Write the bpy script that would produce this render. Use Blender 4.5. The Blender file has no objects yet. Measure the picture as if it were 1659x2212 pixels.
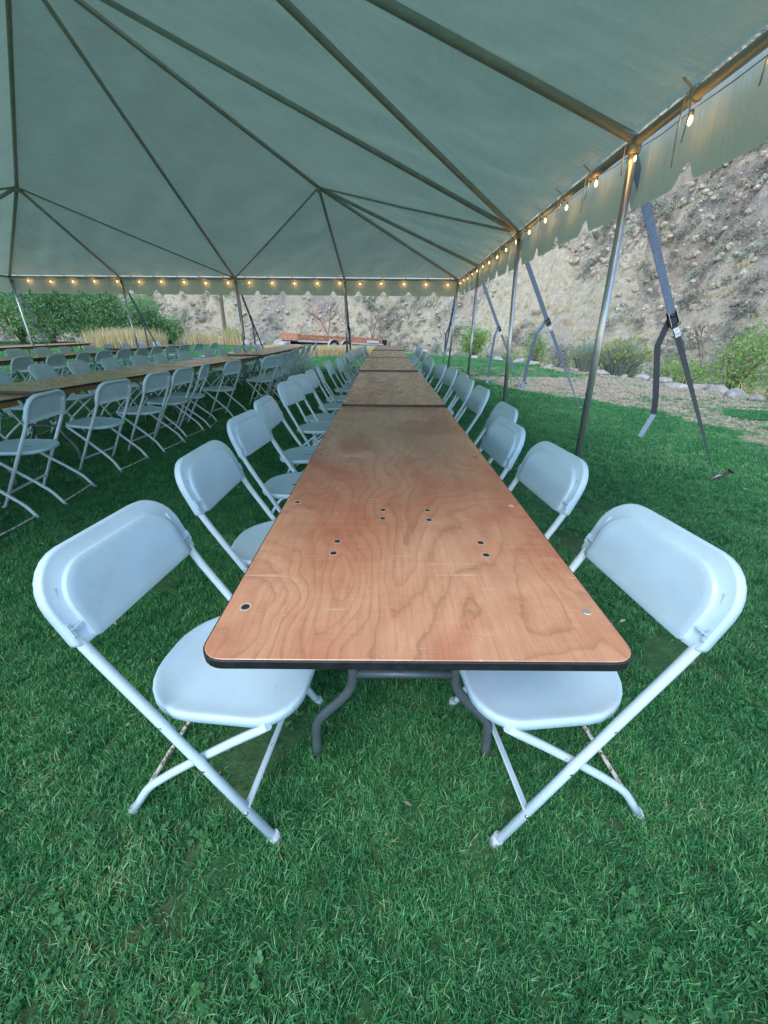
import bpy, math, random
import numpy as np
from mathutils import Vector, Matrix, Euler

R = math.radians
rnd = random.Random(11)
nr = np.random.default_rng(5)
scene = bpy.context.scene
C = scene.collection

# ------------------------------------------------------------------ camera
cam_d = bpy.data.cameras.new('camera')
cam = bpy.data.objects.new('camera', cam_d)
C.objects.link(cam)
cam_d.lens = 36 * 845 / 2212
cam_d.sensor_width = 36
cam_d.sensor_fit = 'AUTO'
cam_d.clip_start = 0.02
cam_d.clip_end = 600
cam.matrix_world = (Matrix.Translation((0, 0, 1.27)) @ Matrix.Rotation(R(90 - 25.17), 4, 'X')
                    @ Matrix.Rotation(R(0.4), 4, 'Z'))
scene.camera = cam

# ------------------------------------------------------------------ world, sun, exposure
world = bpy.data.worlds.new('World')
scene.world = world
world.use_nodes = True
wn = world.node_tree.nodes
wl = world.node_tree.links
for n in list(wn):
    wn.remove(n)
sky = wn.new('ShaderNodeTexSky')
sky.sky_type = 'NISHITA'
sky.sun_disc = False
sky.sun_elevation = R(52)
sky.sun_rotation = R(202)
sky.air_density = 1.0
sky.dust_density = 0.2
sky.ozone_density = 3.0
bg = wn.new('ShaderNodeBackground')
bg.inputs['Strength'].default_value = 0.15
wo = wn.new('ShaderNodeOutputWorld')
wl.new(sky.outputs[0], bg.inputs[0])
wl.new(bg.outputs[0], wo.inputs[0])

sun_d = bpy.data.lights.new('sun', 'SUN')
sun_d.energy = 1.15
sun_d.angle = R(40)
sun_d.color = (1.0, 0.96, 0.90)
sun = bpy.data.objects.new('sun', sun_d)
C.objects.link(sun)
# points from the sky's sun position (behind the camera, a little to the left)
az, el = R(202), R(52)
sdir = Vector((math.sin(az) * math.cos(el), math.cos(az) * math.cos(el), math.sin(el)))
sun.rotation_euler = sdir.to_track_quat('Z', 'Y').to_euler()

scene.view_settings.view_transform = 'Standard'
scene.view_settings.look = 'None'
scene.view_settings.gamma = 1
scene.view_settings.exposure = 1.52
scene.render.engine = 'CYCLES'

# ------------------------------------------------------------------ node helpers
class NT:
    def __init__(s, name):
        s.m = bpy.data.materials.new(name)
        s.m.use_nodes = True
        s.t = s.m.node_tree
        s.n = s.t.nodes
        s.l = s.t.links
        s.b = s.n['Principled BSDF']
    def new(s, kind, **kw):
        x = s.n.new(kind)
        for k, v in kw.items():
            if k.startswith('_'):
                setattr(x, k[1:], v)
            else:
                x.inputs[k.replace('_', ' ')].default_value = v
        return x
    def link(s, a, b):
        s.l.new(a, b)
    def coord(s, kind='Object', scale=(1, 1, 1), loc=(0, 0, 0)):
        tc = s.n.new('ShaderNodeTexCoord')
        mp = s.n.new('ShaderNodeMapping')
        mp.inputs['Scale'].default_value = scale
        mp.inputs['Location'].default_value = loc
        s.link(tc.outputs[kind], mp.inputs[0])
        return mp.outputs[0]
    def noise(s, vec, scale, detail=4, rough=0.55, dist=0.0):
        x = s.n.new('ShaderNodeTexNoise')
        x.inputs['Scale'].default_value = scale
        x.inputs['Detail'].default_value = detail
        x.inputs['Roughness'].default_value = rough
        x.inputs['Distortion'].default_value = dist
        if vec is not None:
            s.link(vec, x.inputs['Vector'])
        return x.outputs['Fac']
    def ramp(s, fac, stops, interp='LINEAR'):
        x = s.n.new('ShaderNodeValToRGB')
        x.color_ramp.interpolation = interp
        e = x.color_ramp.elements
        while len(e) < len(stops):
            e.new(0.5)
        for i, (p, c) in enumerate(stops):
            e[i].position = p
            if not isinstance(c, (tuple, list)):
                c = (c, c, c)
            e[i].color = (*c, 1)
        s.link(fac, x.inputs[0])
        return x.outputs[0]
    def mix(s, fac, a, b, mode='MIX'):
        x = s.n.new('ShaderNodeMix')
        x.data_type = 'RGBA'
        x.blend_type = mode
        for sock, v in ((x.inputs[0], fac), (x.inputs[6], a), (x.inputs[7], b)):
            if hasattr(v, 'is_linked') or hasattr(v, 'links'):
                s.link(v, sock)
            elif isinstance(v, (int, float)):
                sock.default_value = v
            else:
                sock.default_value = (*v, 1)
        return x.outputs[2]
    def math(s, op, a, b=0.0, clamp=False):
        x = s.n.new('ShaderNodeMath')
        x.operation = op
        x.use_clamp = clamp
        for sock, v in ((x.inputs[0], a), (x.inputs[1], b)):
            if isinstance(v, (int, float)):
                sock.default_value = v
            else:
                s.link(v, sock)
        return x.outputs[0]
    def bump(s, h, strength=0.3, dist=0.01):
        x = s.n.new('ShaderNodeBump')
        x.inputs['Strength'].default_value = strength
        x.inputs['Distance'].default_value = dist
        s.link(h, x.inputs['Height'])
        s.link(x.outputs[0], s.b.inputs['Normal'])
    def col(s, c):
        if isinstance(c, tuple):
            s.b.inputs['Base Color'].default_value = (*c, 1)
        else:
            s.link(c, s.b.inputs['Base Color'])
    def set(s, rough=0.5, metal=0.0, spec=None):
        s.b.inputs['Roughness'].default_value = rough
        s.b.inputs['Metallic'].default_value = metal
        if spec is not None:
            s.b.inputs['Specular IOR Level'].default_value = spec

M = {}
def m_plastic():
    t = NT('white_plastic_sky_tint')
    v = t.coord('Object')
    n = t.noise(v, 9, 5, 0.6)
    s1 = t.noise(v, 60, 3, 0.6)
    sc = t.ramp(s1, [(0.0, (0.33, 0.44, 0.49)), (0.33, (0.45, 0.615, 0.71)), (1, (0.475, 0.645, 0.745))])  # blue of the skylight is mixed into the white base colour
    oi = t.n.new('ShaderNodeObjectInfo')
    sc = t.mix(t.math('MULTIPLY', oi.outputs['Random'], 0.22), sc, (0.52, 0.59, 0.58))
    c1 = t.mix(t.ramp(n, [(0.42, 0.0), (0.75, 0.5)]), sc, (0.42, 0.50, 0.53))
    scuff = t.noise(t.coord('Object', (1, 6, 3)), 16, 3, 0.5, 1.2)
    t.col(t.mix(t.ramp(scuff, [(0.70, 0.0), (0.76, 0.35)]), c1, (0.25, 0.28, 0.30)))
    t.set(0.42)
    t.bump(t.noise(v, 420, 2), 0.08, 0.002)
    M['plastic'] = t.m
m_plastic()
def m_tube():
    t = NT('white_enamel')
    v = t.coord('Object')
    n = t.noise(v, 45, 6, 0.7)
    t.col(t.ramp(n, [(0.0, (0.25, 0.18, 0.12)), (0.29, (0.30, 0.22, 0.15)), (0.34, (0.50, 0.61, 0.67)), (1, (0.53, 0.65, 0.715))]))
    t.set(0.3)
    M['enamel'] = t.m
m_tube()
def m_rust():
    t = NT('chipped_enamel')
    v = t.coord('Object')
    n = t.noise(v, 38, 6, 0.8)
    t.col(t.ramp(n, [(0.0, (0.10, 0.07, 0.05)), (0.44, (0.16, 0.11, 0.07)), (0.5, (0.6, 0.58, 0.52)), (1, (0.76, 0.76, 0.74))]))
    t.set(0.55)
    M['chipped'] = t.m
m_rust()
def m_simple(key, name, c, rough=0.5, metal=0.0, var=0.15, scale=20, bump=0.0):
    t = NT(name)
    v = t.coord('Object')
    n = t.noise(v, scale, 5, 0.6)
    lo = tuple(x * (1 - var) for x in c)
    hi = tuple(min(1, x * (1 + var)) for x in c)
    t.col(t.ramp(n, [(0.3, lo), (0.7, hi)]))
    t.set(rough, metal)
    if bump:
        t.bump(t.noise(v, scale * 6, 3), bump, 0.004)
    M[key] = t.m
    return t
m_simple('cap', 'grey_rubber', (0.40, 0.46, 0.50), 0.6)
m_simple('dark_metal', 'dark_metal', (0.02, 0.02, 0.022), 0.45, 0.3)
m_simple('steel', 'zinc_steel', (0.45, 0.45, 0.42), 0.35, 0.9, 0.25)
m_simple('leg_metal', 'grey_painted_steel', (0.11, 0.135, 0.15), 0.42, 0.35, 0.12)
m_simple('black_edge', 'black_vinyl_edge', (0.012, 0.013, 0.015), 0.38, 0, 0.6, 35, 0.2)
m_simple('galv', 'galvanized_steel', (0.46, 0.47, 0.47), 0.34, 0.75, 0.12, 14)
m_simple('roof_pipe', 'weathered_frame_pipe', (0.40, 0.41, 0.36), 0.5, 0.25, 0.15, 10)
m_simple('web', 'sky_sheen_webbing', (0.10, 0.14, 0.20), 0.75, 0, 0.3, 90, 0.4)  # blue sheen of the sky is put into the webbing colour
m_simple('web_dark', 'black_webbing', (0.03, 0.036, 0.045), 0.75, 0, 0.3, 90, 0.4)
m_simple('web_light', 'faded_webbing_end', (0.30, 0.36, 0.45), 0.7, 0, 0.2, 90)
m_simple('tag', 'pale_label', (0.55, 0.60, 0.66), 0.6, 0, 0.1)
m_simple('tag_ink', 'label_ink', (0.12, 0.14, 0.18), 0.7, 0, 0.1)
m_simple('rust', 'rusty_stake', (0.055, 0.042, 0.034), 0.8, 0.2, 0.4, 60, 0.5)
m_simple('cord', 'white_cord', (0.55, 0.56, 0.52), 0.8)
m_simple('wire', 'light_string_wire', (0.30, 0.30, 0.27), 0.6)
m_simple('orange', 'faded_orange_board', (0.42, 0.17, 0.09), 0.75, 0, 0.4, 7, 0.3)
m_simple('black_frame', 'black_painted_frame', (0.02, 0.022, 0.028), 0.5, 0.2)
m_simple('tyre', 'tyre_rubber', (0.02, 0.02, 0.02), 0.85)
m_simple('rim', 'wheel_steel', (0.5, 0.5, 0.5), 0.4, 0.6)
m_simple('fender', 'pale_fender', (0.45, 0.47, 0.48), 0.5)
m_simple('bark', 'tree_bark', (0.16, 0.12, 0.09), 0.9, 0, 0.4, 18, 0.8)
m_simple('deadwood', 'dead_branches', (0.20, 0.16, 0.13), 0.9, 0, 0.3, 18, 0.5)
m_simple('rivet_dark', 'dark_bolt_head', (0.035, 0.03, 0.03), 0.5, 0.3)
m_simple('rivet_pale', 'bright_bolt_head', (0.62, 0.63, 0.60), 0.35, 0.8)
m_simple('rivet_ring', 'worn_wood_ring', (0.50, 0.42, 0.33), 0.6)
m_simple('apron', 'pale_plywood_apron', (0.30, 0.17, 0.07), 0.55, 0, 0.2, 25)

def m_wood():
    t = NT('varnished_plywood')
    tc = t.n.new('ShaderNodeTexCoord')
    oi = t.n.new('ShaderNodeObjectInfo')
    off = t.n.new('ShaderNodeVectorMath'); off.operation = 'SCALE'
    off.inputs[0].default_value = (7.3, 3.1, 5.7)
    t.link(t.math('MULTIPLY', oi.outputs['Random'], 3.0), off.inputs['Scale'])
    add = t.n.new('ShaderNodeVectorMath'); add.operation = 'ADD'
    t.link(tc.outputs['Object'], add.inputs[0]); t.link(off.outputs[0], add.inputs[1])
    base = add.outputs[0]
    def mp(scale, loc=(0, 0, 0)):
        m = t.n.new('ShaderNodeMapping'); m.inputs['Scale'].default_value = scale
        m.inputs['Location'].default_value = loc
        t.link(base, m.inputs[0]); return m.outputs[0]
    a = mp((1.55, 0.72, 1))
    n = t.noise(a, 1.5, 2.2, 0.42, 0.5)
    wob = t.noise(mp((5, 2.2, 1)), 2.0, 4, 0.6)
    h = t.math('ADD', t.math('MULTIPLY', n, 25.0), t.math('MULTIPLY', wob, 1.6))
    fr = t.math('FRACT', h)
    line = t.ramp(fr, [(0.0, 0.0), (0.46, 0.12), (0.70, 0.5), (0.80, 1.0), (0.86, 0.28), (1.0, 0.0)])
    lmod = t.ramp(t.noise(mp((1.6, 0.8, 1), (4, 1, 0)), 2.2, 3), [(0.30, 0.35), (0.6, 1.0)])
    line = t.mix(1.0, line, lmod, 'MULTIPLY')
    fib = t.noise(mp((150, 9, 1)), 1.0, 3, 0.7)
    fibx = t.noise(mp((9, 95, 1)), 1.0, 3, 0.7)
    big = t.noise(mp((1.0, 0.7, 1), (2, 5, 0)), 1.7, 4, 0.55, 0.8)
    c0 = t.ramp(big, [(0.36, (0.44, 0.10, 0.045)), (0.46, (0.53, 0.205, 0.105)), (0.60, (0.63, 0.32, 0.18)), (0.72, (0.46, 0.13, 0.06))])
    c1 = t.mix(t.math('MULTIPLY', line, 0.66), c0, (0.26, 0.095, 0.042))
    c2 = t.mix(t.ramp(fib, [(0.35, 0.0), (0.75, 0.42)]), c1, (0.24, 0.10, 0.055))
    c3 = t.mix(t.ramp(fibx, [(0.4, 0.0), (0.8, 0.22)]), c2, (0.58, 0.40, 0.27))
    spk = t.noise(mp((1, 1, 1)), 95, 2, 0.5)
    c4 = t.mix(t.ramp(spk, [(0.735, 0.0), (0.76, 0.75)]), c3, (0.66, 0.58, 0.5))
    dirt = t.noise(mp((3, 1.4, 1)), 12, 5, 0.7)
    c5 = t.mix(t.ramp(dirt, [(0.66, 0.0), (0.85, 0.2)]), c4, (0.16, 0.09, 0.06))
    # scratches
    scr = t.noise(mp((3.5, 60, 1), (9, 0, 0)), 2.0, 1, 0.3, 1.2)
    c6 = t.mix(t.ramp(scr, [(0.735, 0.0), (0.75, 0.5)]), c5, (0.6, 0.48, 0.38))
    t.col(c6)
    rg = t.ramp(t.noise(mp((2, 1, 1)), 5, 4), [(0.3, 0.20), (0.7, 0.32)])
    t.link(rg, t.b.inputs['Roughness'])
    t.b.inputs['Specular IOR Level'].default_value = 0.5
    t.b.inputs['Coat Weight'].default_value = 0.3
    t.b.inputs['Coat Roughness'].default_value = 0.25
    t.bump(t.math('ADD', fib, t.math('MULTIPLY', fibx, 0.6)), 0.05, 0.002)
    M['wood'] = t.m
m_wood()

def m_canvas(key, name, bumpy):
    t = NT(name)
    v = t.coord('Object')
    n = t.noise(v, 1.3, 5, 0.6, 0.6)
    col = t.ramp(n, [(0.3, (0.64, 0.72, 0.66)), (0.7, (0.72, 0.80, 0.74))])
    wr = t.math('ADD', t.noise(t.coord('Object', (0.7, 3.2, 0.8)), 1.5, 6, 0.62, 2.4), t.math('MULTIPLY', t.noise(t.coord('Object', (3.4, 0.8, 0.8), (5, 2, 1)), 1.3, 5, 0.6, 2.0), 0.6))
    st = t.noise(v, 14, 3)
    col = t.mix(t.ramp(st, [(0.62, 0.0), (0.75, 0.12)]), col, (0.4, 0.42, 0.36))
    t.col(col)
    t.set(0.55)
    hb = t.n.new('ShaderNodeBump')
    hb.inputs['Strength'].default_value = bumpy
    hb.inputs['Distance'].default_value = 0.12
    t.link(wr, hb.inputs['Height'])
    t.link(hb.outputs[0], t.b.inputs['Normal'])
    tr = t.n.new('ShaderNodeBsdfTranslucent')
    t.link(t.mix(1.0, col, (0.45, 0.60, 0.50), 'MULTIPLY'), tr.inputs[0])
    ms = t.n.new('ShaderNodeMixShader')
    ms.inputs[0].default_value = 0.23
    out = t.n['Material Output']
    t.link(t.b.outputs[0], ms.inputs[1]); t.link(tr.outputs[0], ms.inputs[2])
    t.link(ms.outputs[0], out.inputs[0])
    M[key] = t.m
m_canvas('canvas', 'white_tent_vinyl', 0.75)
m_canvas('valance', 'white_valance_vinyl', 0.15)

def m_leaf(key, name, stops, trans=0.3, scale=1.0):
    t = NT(name)
    v = t.coord('Object')
    n = t.noise(v, scale, 4, 0.6)
    g = t.n.new('ShaderNodeNewGeometry')
    oi = t.n.new('ShaderNodeObjectInfo')
    r = t.math('ADD', t.math('MULTIPLY', n, 0.55), t.math('MULTIPLY', g.outputs['Random Per Island'], 0.45))
    r = t.math('ADD', r, t.math('MULTIPLY', t.math('SUBTRACT', oi.outputs['Random'], 0.5), 0.22))
    if key == 'grass':
        # patches of drier and lusher turf, in place on the ground
        g2 = t.n.new('ShaderNodeNewGeometry')
        pn = t.noise(g2.outputs['Position'], 1.1, 5, 0.7, 0.4)
        pn2 = t.noise(g2.outputs['Position'], 6.5, 3, 0.6)
        r = t.math('ADD', r, t.math('MULTIPLY', t.math('SUBTRACT', pn, 0.5), 0.55))
        r = t.math('ADD', r, t.math('MULTIPLY', t.math('SUBTRACT', pn2, 0.5), 0.35))
    c = t.ramp(r, stops)
    t.col(c)
    t.set(0.5, 0, 0.35)
    tr = t.n.new('ShaderNodeBsdfTranslucent')
    t.link(c, tr.inputs[0])
    ms = t.n.new('ShaderNodeMixShader'); ms.inputs[0].default_value = trans
    t.link(t.b.outputs[0], ms.inputs[1]); t.link(tr.outputs[0], ms.inputs[2])
    t.link(ms.outputs[0], t.n['Material Output'].inputs[0])
    M[key] = t.m
    if key == 'grass': t.set(0.32, 0, 0.5)
m_leaf('grass', 'lawn_blades', [(0.15, (0.015, 0.085, 0.034)), (0.35, (0.034, 0.185, 0.062)), (0.52, (0.065, 0.30, 0.095)),
                                (0.66, (0.12, 0.38, 0.12)), (0.78, (0.26, 0.46, 0.19)), (0.87, (0.52, 0.46, 0.27))], 0.25, 2.0)
m_leaf('clover', 'clover_leaf', [(0.2, (0.03, 0.13, 0.05)), (0.8, (0.085, 0.27, 0.085))], 0.3, 3.0)
m_leaf('willow', 'willow_leaf', [(0.2, (0.12, 0.26, 0.12)), (0.45, (0.22, 0.42, 0.19)), (0.65, (0.32, 0.52, 0.22)), (0.85, (0.46, 0.60, 0.20))], 0.5, 0.35)
m_leaf('bush', 'green_bush_leaf', [(0.2, (0.12, 0.25, 0.07)), (0.55, (0.24, 0.42, 0.11)), (0.85, (0.42, 0.56, 0.17))], 0.45, 1.2)
m_leaf('yellowbush', 'yellow_flowering_leaf', [(0.2, (0.14, 0.22, 0.07)), (0.5, (0.30, 0.36, 0.08)), (0.85, (0.50, 0.48, 0.09))], 0.3, 1.5)
m_leaf('sage', 'sagebrush_leaf', [(0.2, (0.24, 0.31, 0.24)), (0.5, (0.36, 0.43, 0.33)), (0.85, (0.48, 0.53, 0.40))], 0.2, 1.0)
m_leaf('brush', 'hill_brush_leaf', [(0.2, (0.17, 0.165, 0.14)), (0.5, (0.24, 0.24, 0.19)), (0.85, (0.34, 0.33, 0.25))], 0.15, 0.3)
m_leaf('reed', 'dry_reed', [(0.2, (0.46, 0.37, 0.19)), (0.5, (0.62, 0.51, 0.27)), (0.85, (0.76, 0.65, 0.38))], 0.3, 0.8)
m_leaf('fallen', 'fallen_leaf', [(0.2, (0.18, 0.12, 0.06)), (0.8, (0.45, 0.40, 0.30))], 0.2, 3.0)

def m_ground():
    t = NT('lawn_and_dirt')
    v = t.coord('Object')
    at = t.n.new('ShaderNodeAttribute'); at.attribute_name = 'dirt'
    n1 = t.noise(v, 1.4, 6, 0.65)
    n2 = t.noise(v, 14, 6, 0.75)
    n3 = t.noise(v, 70, 4, 0.7)
    g = t.ramp(n2, [(0.25, (0.02, 0.05, 0.022)), (0.5, (0.04, 0.11, 0.04)), (0.75, (0.08, 0.17, 0.06))])
    d0 = t.ramp(n2, [(0.25, (0.16, 0.12, 0.075)), (0.5, (0.265, 0.21, 0.14)), (0.75, (0.40, 0.335, 0.235))])
    d1 = t.mix(t.ramp(n3, [(0.5, 0.0), (0.72, 0.7)]), d0, (0.47, 0.42, 0.35))
    d = t.mix(t.ramp(n1, [(0.50, 0.0), (0.66, 0.55)]), d1, (0.15, 0.16, 0.085))
    e = t.math('ADD', at.outputs['Fac'], t.math('MULTIPLY', t.math('SUBTRACT', n2, 0.5), 0.9))
    mask = t.ramp(e, [(0.42, 0.0), (0.58, 1.0)])
    g = t.mix(t.ramp(n1, [(0.5, 0.0), (0.66, 0.6)]), g, (0.12, 0.10, 0.055))
    t.col(t.mix(mask, g, d))
    t.set(0.95, 0, 0.2)
    t.bump(t.math('ADD', n2, t.math('MULTIPLY', n3, 0.5)), 0.6, 0.03)
    M['ground'] = t.m
m_ground()

def m_hill():
    t = NT('dry_rocky_hillside')
    v = t.coord('Object')
    at = t.n.new('ShaderNodeAttribute'); at.attribute_name = 'rock'
    big = t.noise(v, 0.09, 5, 0.6, 0.8)
    mid = t.noise(v, 0.55, 8, 0.72, 0.4)
    fine = t.noise(v, 3.2, 8, 0.75, 0.3)
    vf = t.noise(v, 14.0, 5, 0.75)
    streak = t.noise(t.coord('Object', (1.0, 1.0, 0.22)), 0.9, 7, 0.7, 0.6)
    grass = t.ramp(fine, [(0.28, (0.26, 0.225, 0.155)), (0.5, (0.42, 0.37, 0.265)), (0.72, (0.56, 0.50, 0.37))])
    rock = t.ramp(mid, [(0.28, (0.17, 0.135, 0.11)), (0.45, (0.31, 0.265, 0.20)), (0.58, (0.44, 0.385, 0.29)), (0.75, (0.66, 0.60, 0.48))])
    rock = t.mix(t.ramp(fine, [(0.38, 0.8), (0.50, 0.0)]), rock, (0.14, 0.11, 0.09))
    rock = t.mix(t.ramp(streak, [(0.40, 0.75), (0.50, 0.0)]), rock, (0.15, 0.125, 0.11))
    rusty = t.ramp(t.noise(v, 0.22, 4, 0.6, 0.5), [(0.56, 0.0), (0.68, 0.5)])
    rock = t.mix(rusty, rock, (0.50, 0.30, 0.16))
    e = t.math('ADD', at.outputs['Fac'], t.math('MULTIPLY', t.math('SUBTRACT', mid, 0.5), 1.3))
    c = t.mix(t.ramp(e, [(0.42, 0.0), (0.56, 1.0)]), grass, rock)
    c = t.mix(t.ramp(vf, [(0.38, 0.6), (0.47, 0.0)]), c, (0.15, 0.14, 0.11))
    c = t.mix(t.ramp(vf, [(0.60, 0.0), (0.74, 0.45)]), c, (0.70, 0.66, 0.58))
    c = t.mix(t.ramp(big, [(0.38, 0.5), (0.55, 0.0)]), c, (0.24, 0.235, 0.205))
    t.col(c)
    t.set(0.95, 0, 0.15)
    t.bump(t.math('ADD', t.math('MULTIPLY', mid, 1.0), t.math('ADD', t.math('MULTIPLY', fine, 0.5), t.math('MULTIPLY', vf, 0.15))), 0.9, 0.35)
    M['hill'] = t.m
    t = NT('pale_boulder')
    v = t.coord('Object')
    n = t.noise(v, 4, 7, 0.7, 0.5)
    oi = t.n.new('ShaderNodeObjectInfo')
    c = t.ramp(n, [(0.3, (0.14, 0.135, 0.125)), (0.5, (0.30, 0.285, 0.26)), (0.66, (0.52, 0.50, 0.46))])
    c = t.mix(t.math('MULTIPLY', oi.outputs['Random'], 0.5), c, (0.34, 0.29, 0.24))
    t.col(c); t.set(0.85); t.bump(n, 0.8, 0.05)
    M['boulder'] = t.m
    t = NT('hillside_stone')
    v = t.coord('Object')
    n = t.noise(v, 1.2, 7, 0.7, 0.5)
    t.col(t.ramp(n, [(0.3, (0.18, 0.15, 0.11)), (0.5, (0.37, 0.32, 0.24)), (0.68, (0.58, 0.53, 0.42))]))
    t.set(0.9); t.bump(t.noise(v, 5, 6, 0.7), 0.5, 0.05)
    M['stone'] = t.m
m_hill()

def m_bulb():
    t = NT('glowing_bulb')
    t.b.inputs['Base Color'].default_value = (1, .8, .5, 1)
    t.b.inputs['Emission Color'].default_value = (1.0, 0.62, 0.20, 1)
    t.b.inputs['Emission Strength'].default_value = 1.5
    M['bulb'] = t.m
    t = NT('bulb_glass')
    t.b.inputs['Base Color'].default_value = (1, .93, .8, 1)
    t.b.inputs['Transmission Weight'].default_value = 1.0
    t.b.inputs['Roughness'].default_value = 0.05
    t.b.inputs['IOR'].default_value = 1.1
    M['glass'] = t.m
m_bulb()

# ------------------------------------------------------------------ mesh helpers
class MB:
    def __init__(s):
        s.v = []; s.f = []; s.sm = []
    def add(s, v, f, smooth=False):
        o = len(s.v)
        s.v += [tuple(p) for p in v]
        s.f += [tuple(i + o for i in q) for q in f]
        s.sm += [smooth] * len(f)
        return s
    def box(s, a, b, rot=None, ctr=None):
        x0, y0, z0 = a; x1, y1, z1 = b
        v = [Vector(p) for p in ((x0,y0,z0),(x1,y0,z0),(x1,y1,z0),(x0,y1,z0),(x0,y0,z1),(x1,y0,z1),(x1,y1,z1),(x0,y1,z1))]
        if rot is not None:
            c = Vector(ctr) if ctr is not None else Vector((0, 0, 0))
            v = [rot @ (p - c) + c for p in v]
        return s.add(v, [(0,3,2,1),(4,5,6,7),(0,1,5,4),(1,2,6,5),(2,3,7,6),(3,0,4,7)])
    def bar(s, p, q, w, h, up=(0, 0, 1)):
        p, q = Vector(p), Vector(q)
        d = (q - p).normalized()
        u = d.cross(Vector(up))
        if u.length < 1e-4: u = d.cross(Vector((1, 0, 0)))
        u.normalize(); n = u.cross(d)
        vs = []
        for e in (p, q):
            for a, b in ((-1,-1),(1,-1),(1,1),(-1,1)):
                vs.append(e + u * (a * w / 2) + n * (b * h / 2))
        return s.add(vs, [(0,3,2,1),(4,5,6,7),(0,1,5,4),(1,2,6,5),(2,3,7,6),(3,0,4,7)])
    def tube(s, pts, r, n=8, cap=True, closed=False):
        pts = [Vector(p) for p in pts]
        rs = r if isinstance(r, (list, tuple)) else [r] * len(pts)
        vs = []; fs = []
        prev = None
        m = len(pts)
        for i, p in enumerate(pts):
            if closed:
                d = pts[(i + 1) % m] - pts[i - 1]
            else:
                d = pts[min(i + 1, m - 1)] - pts[max(i - 1, 0)]
            d.normalize()
            if prev is None:
                a = Vector((0, 0, 1)) if abs(d.z) < 0.9 else Vector((1, 0, 0))
                u = d.cross(a).normalized()
            else:
                u = (prev - d * prev.dot(d)).normalized()
            prev = u
            w = d.cross(u)
            for k in range(n):
                t = 2 * math.pi * k / n
                vs.append(p + (u * math.cos(t) + w * math.sin(t)) * rs[i])
        rng = m if closed else m - 1
        for i in range(rng):
            for k in range(n):
                a = i * n + k; b = i * n + (k + 1) % n
                c = ((i + 1) % m) * n + (k + 1) % n; d2 = ((i + 1) % m) * n + k
                fs.append((a, b, c, d2))
        s.add(vs, fs, True)
        if cap and not closed:
            o = len(s.v) - len(vs)
            s.f.append(tuple(o + k for k in reversed(range(n)))); s.sm.append(False)
            s.f.append(tuple(o + (m - 1) * n + k for k in range(n))); s.sm.append(False)
        return s
    def loops(s, L, cap0=True, cap1=True, smooth=True):
        n = len(L[0]); o = len(s.v)
        for l in L: s.v += [tuple(p) for p in l]
        for i in range(len(L) - 1):
            for k in range(n):
                s.f.append((o+i*n+k, o+i*n+(k+1)%n, o+(i+1)*n+(k+1)%n, o+(i+1)*n+k)); s.sm.append(smooth)
        if cap0: s.f.append(tuple(o + k for k in reversed(range(n)))); s.sm.append(smooth)
        if cap1: s.f.append(tuple(o + (len(L)-1)*n + k for k in range(n))); s.sm.append(smooth)
        return s
    def ribbon(s, pts, w, side, th=0.003):
        pts = [Vector(p) for p in pts]; side = Vector(side).normalized()
        L = []
        for i, p in enumerate(pts):
            d = (pts[min(i+1, len(pts)-1)] - pts[max(i-1, 0)]).normalized()
            sd = (side - d * side.dot(d)).normalized()
            n = d.cross(sd)
            L.append([p + sd*w/2 + n*th/2, p - sd*w/2 + n*th/2, p - sd*w/2 - n*th/2, p + sd*w/2 - n*th/2])
        return s.loops(L, smooth=False)
    def mesh(s, name, mat):
        me = bpy.data.meshes.new(name)
        me.from_pydata(s.v, [], s.f)
        me.polygons.foreach_set('use_smooth', s.sm)
        if mat: me.materials.append(M[mat] if isinstance(mat, str) else mat)
        me.update()
        return me
    def build(s, name, mat, parent=None, **kw):
        o = bpy.data.objects.new(name, s.mesh(name, mat))
        C.objects.link(o)
        if parent is not None: o.parent = parent
        for k, v in kw.items(): o[k] = v
        return o

def thing(name, label, cat, loc=(0, 0, 0), rz=0, group=None):
    o = bpy.data.objects.new(name, None)
    o.empty_display_size = 0.1
    C.objects.link(o)
    o.location = loc; o.rotation_euler = (0, 0, rz)
    o['label'] = label; o['category'] = cat
    if group: o['group'] = group
    return o
def tag(o, label, cat, group=None):
    o['label'] = label; o['category'] = cat
    if group: o['group'] = group
    return o
kids = {}
def copy_tree(o, parent=None):
    c = o.copy(); C.objects.link(c)
    if parent is not None: c.parent = parent
    for ch in o.children:
        copy_tree(ch, c)
    return c
def mesh_np(name, verts, faces, mat, smooth=True):
    me = bpy.data.meshes.new(name)
    verts = np.asarray(verts, np.float32); faces = np.asarray(faces, np.int32)
    k = faces.shape[1]
    me.vertices.add(len(verts)); me.vertices.foreach_set('co', verts.ravel())
    me.loops.add(faces.size); me.loops.foreach_set('vertex_index', faces.ravel())
    me.polygons.add(len(faces))
    me.polygons.foreach_set('loop_start', np.arange(0, faces.size, k, dtype=np.int32))
    me.polygons.foreach_set('use_smooth', np.full(len(faces), smooth))
    me.materials.append(M[mat])
    me.update(calc_edges=True)
    return me

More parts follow.
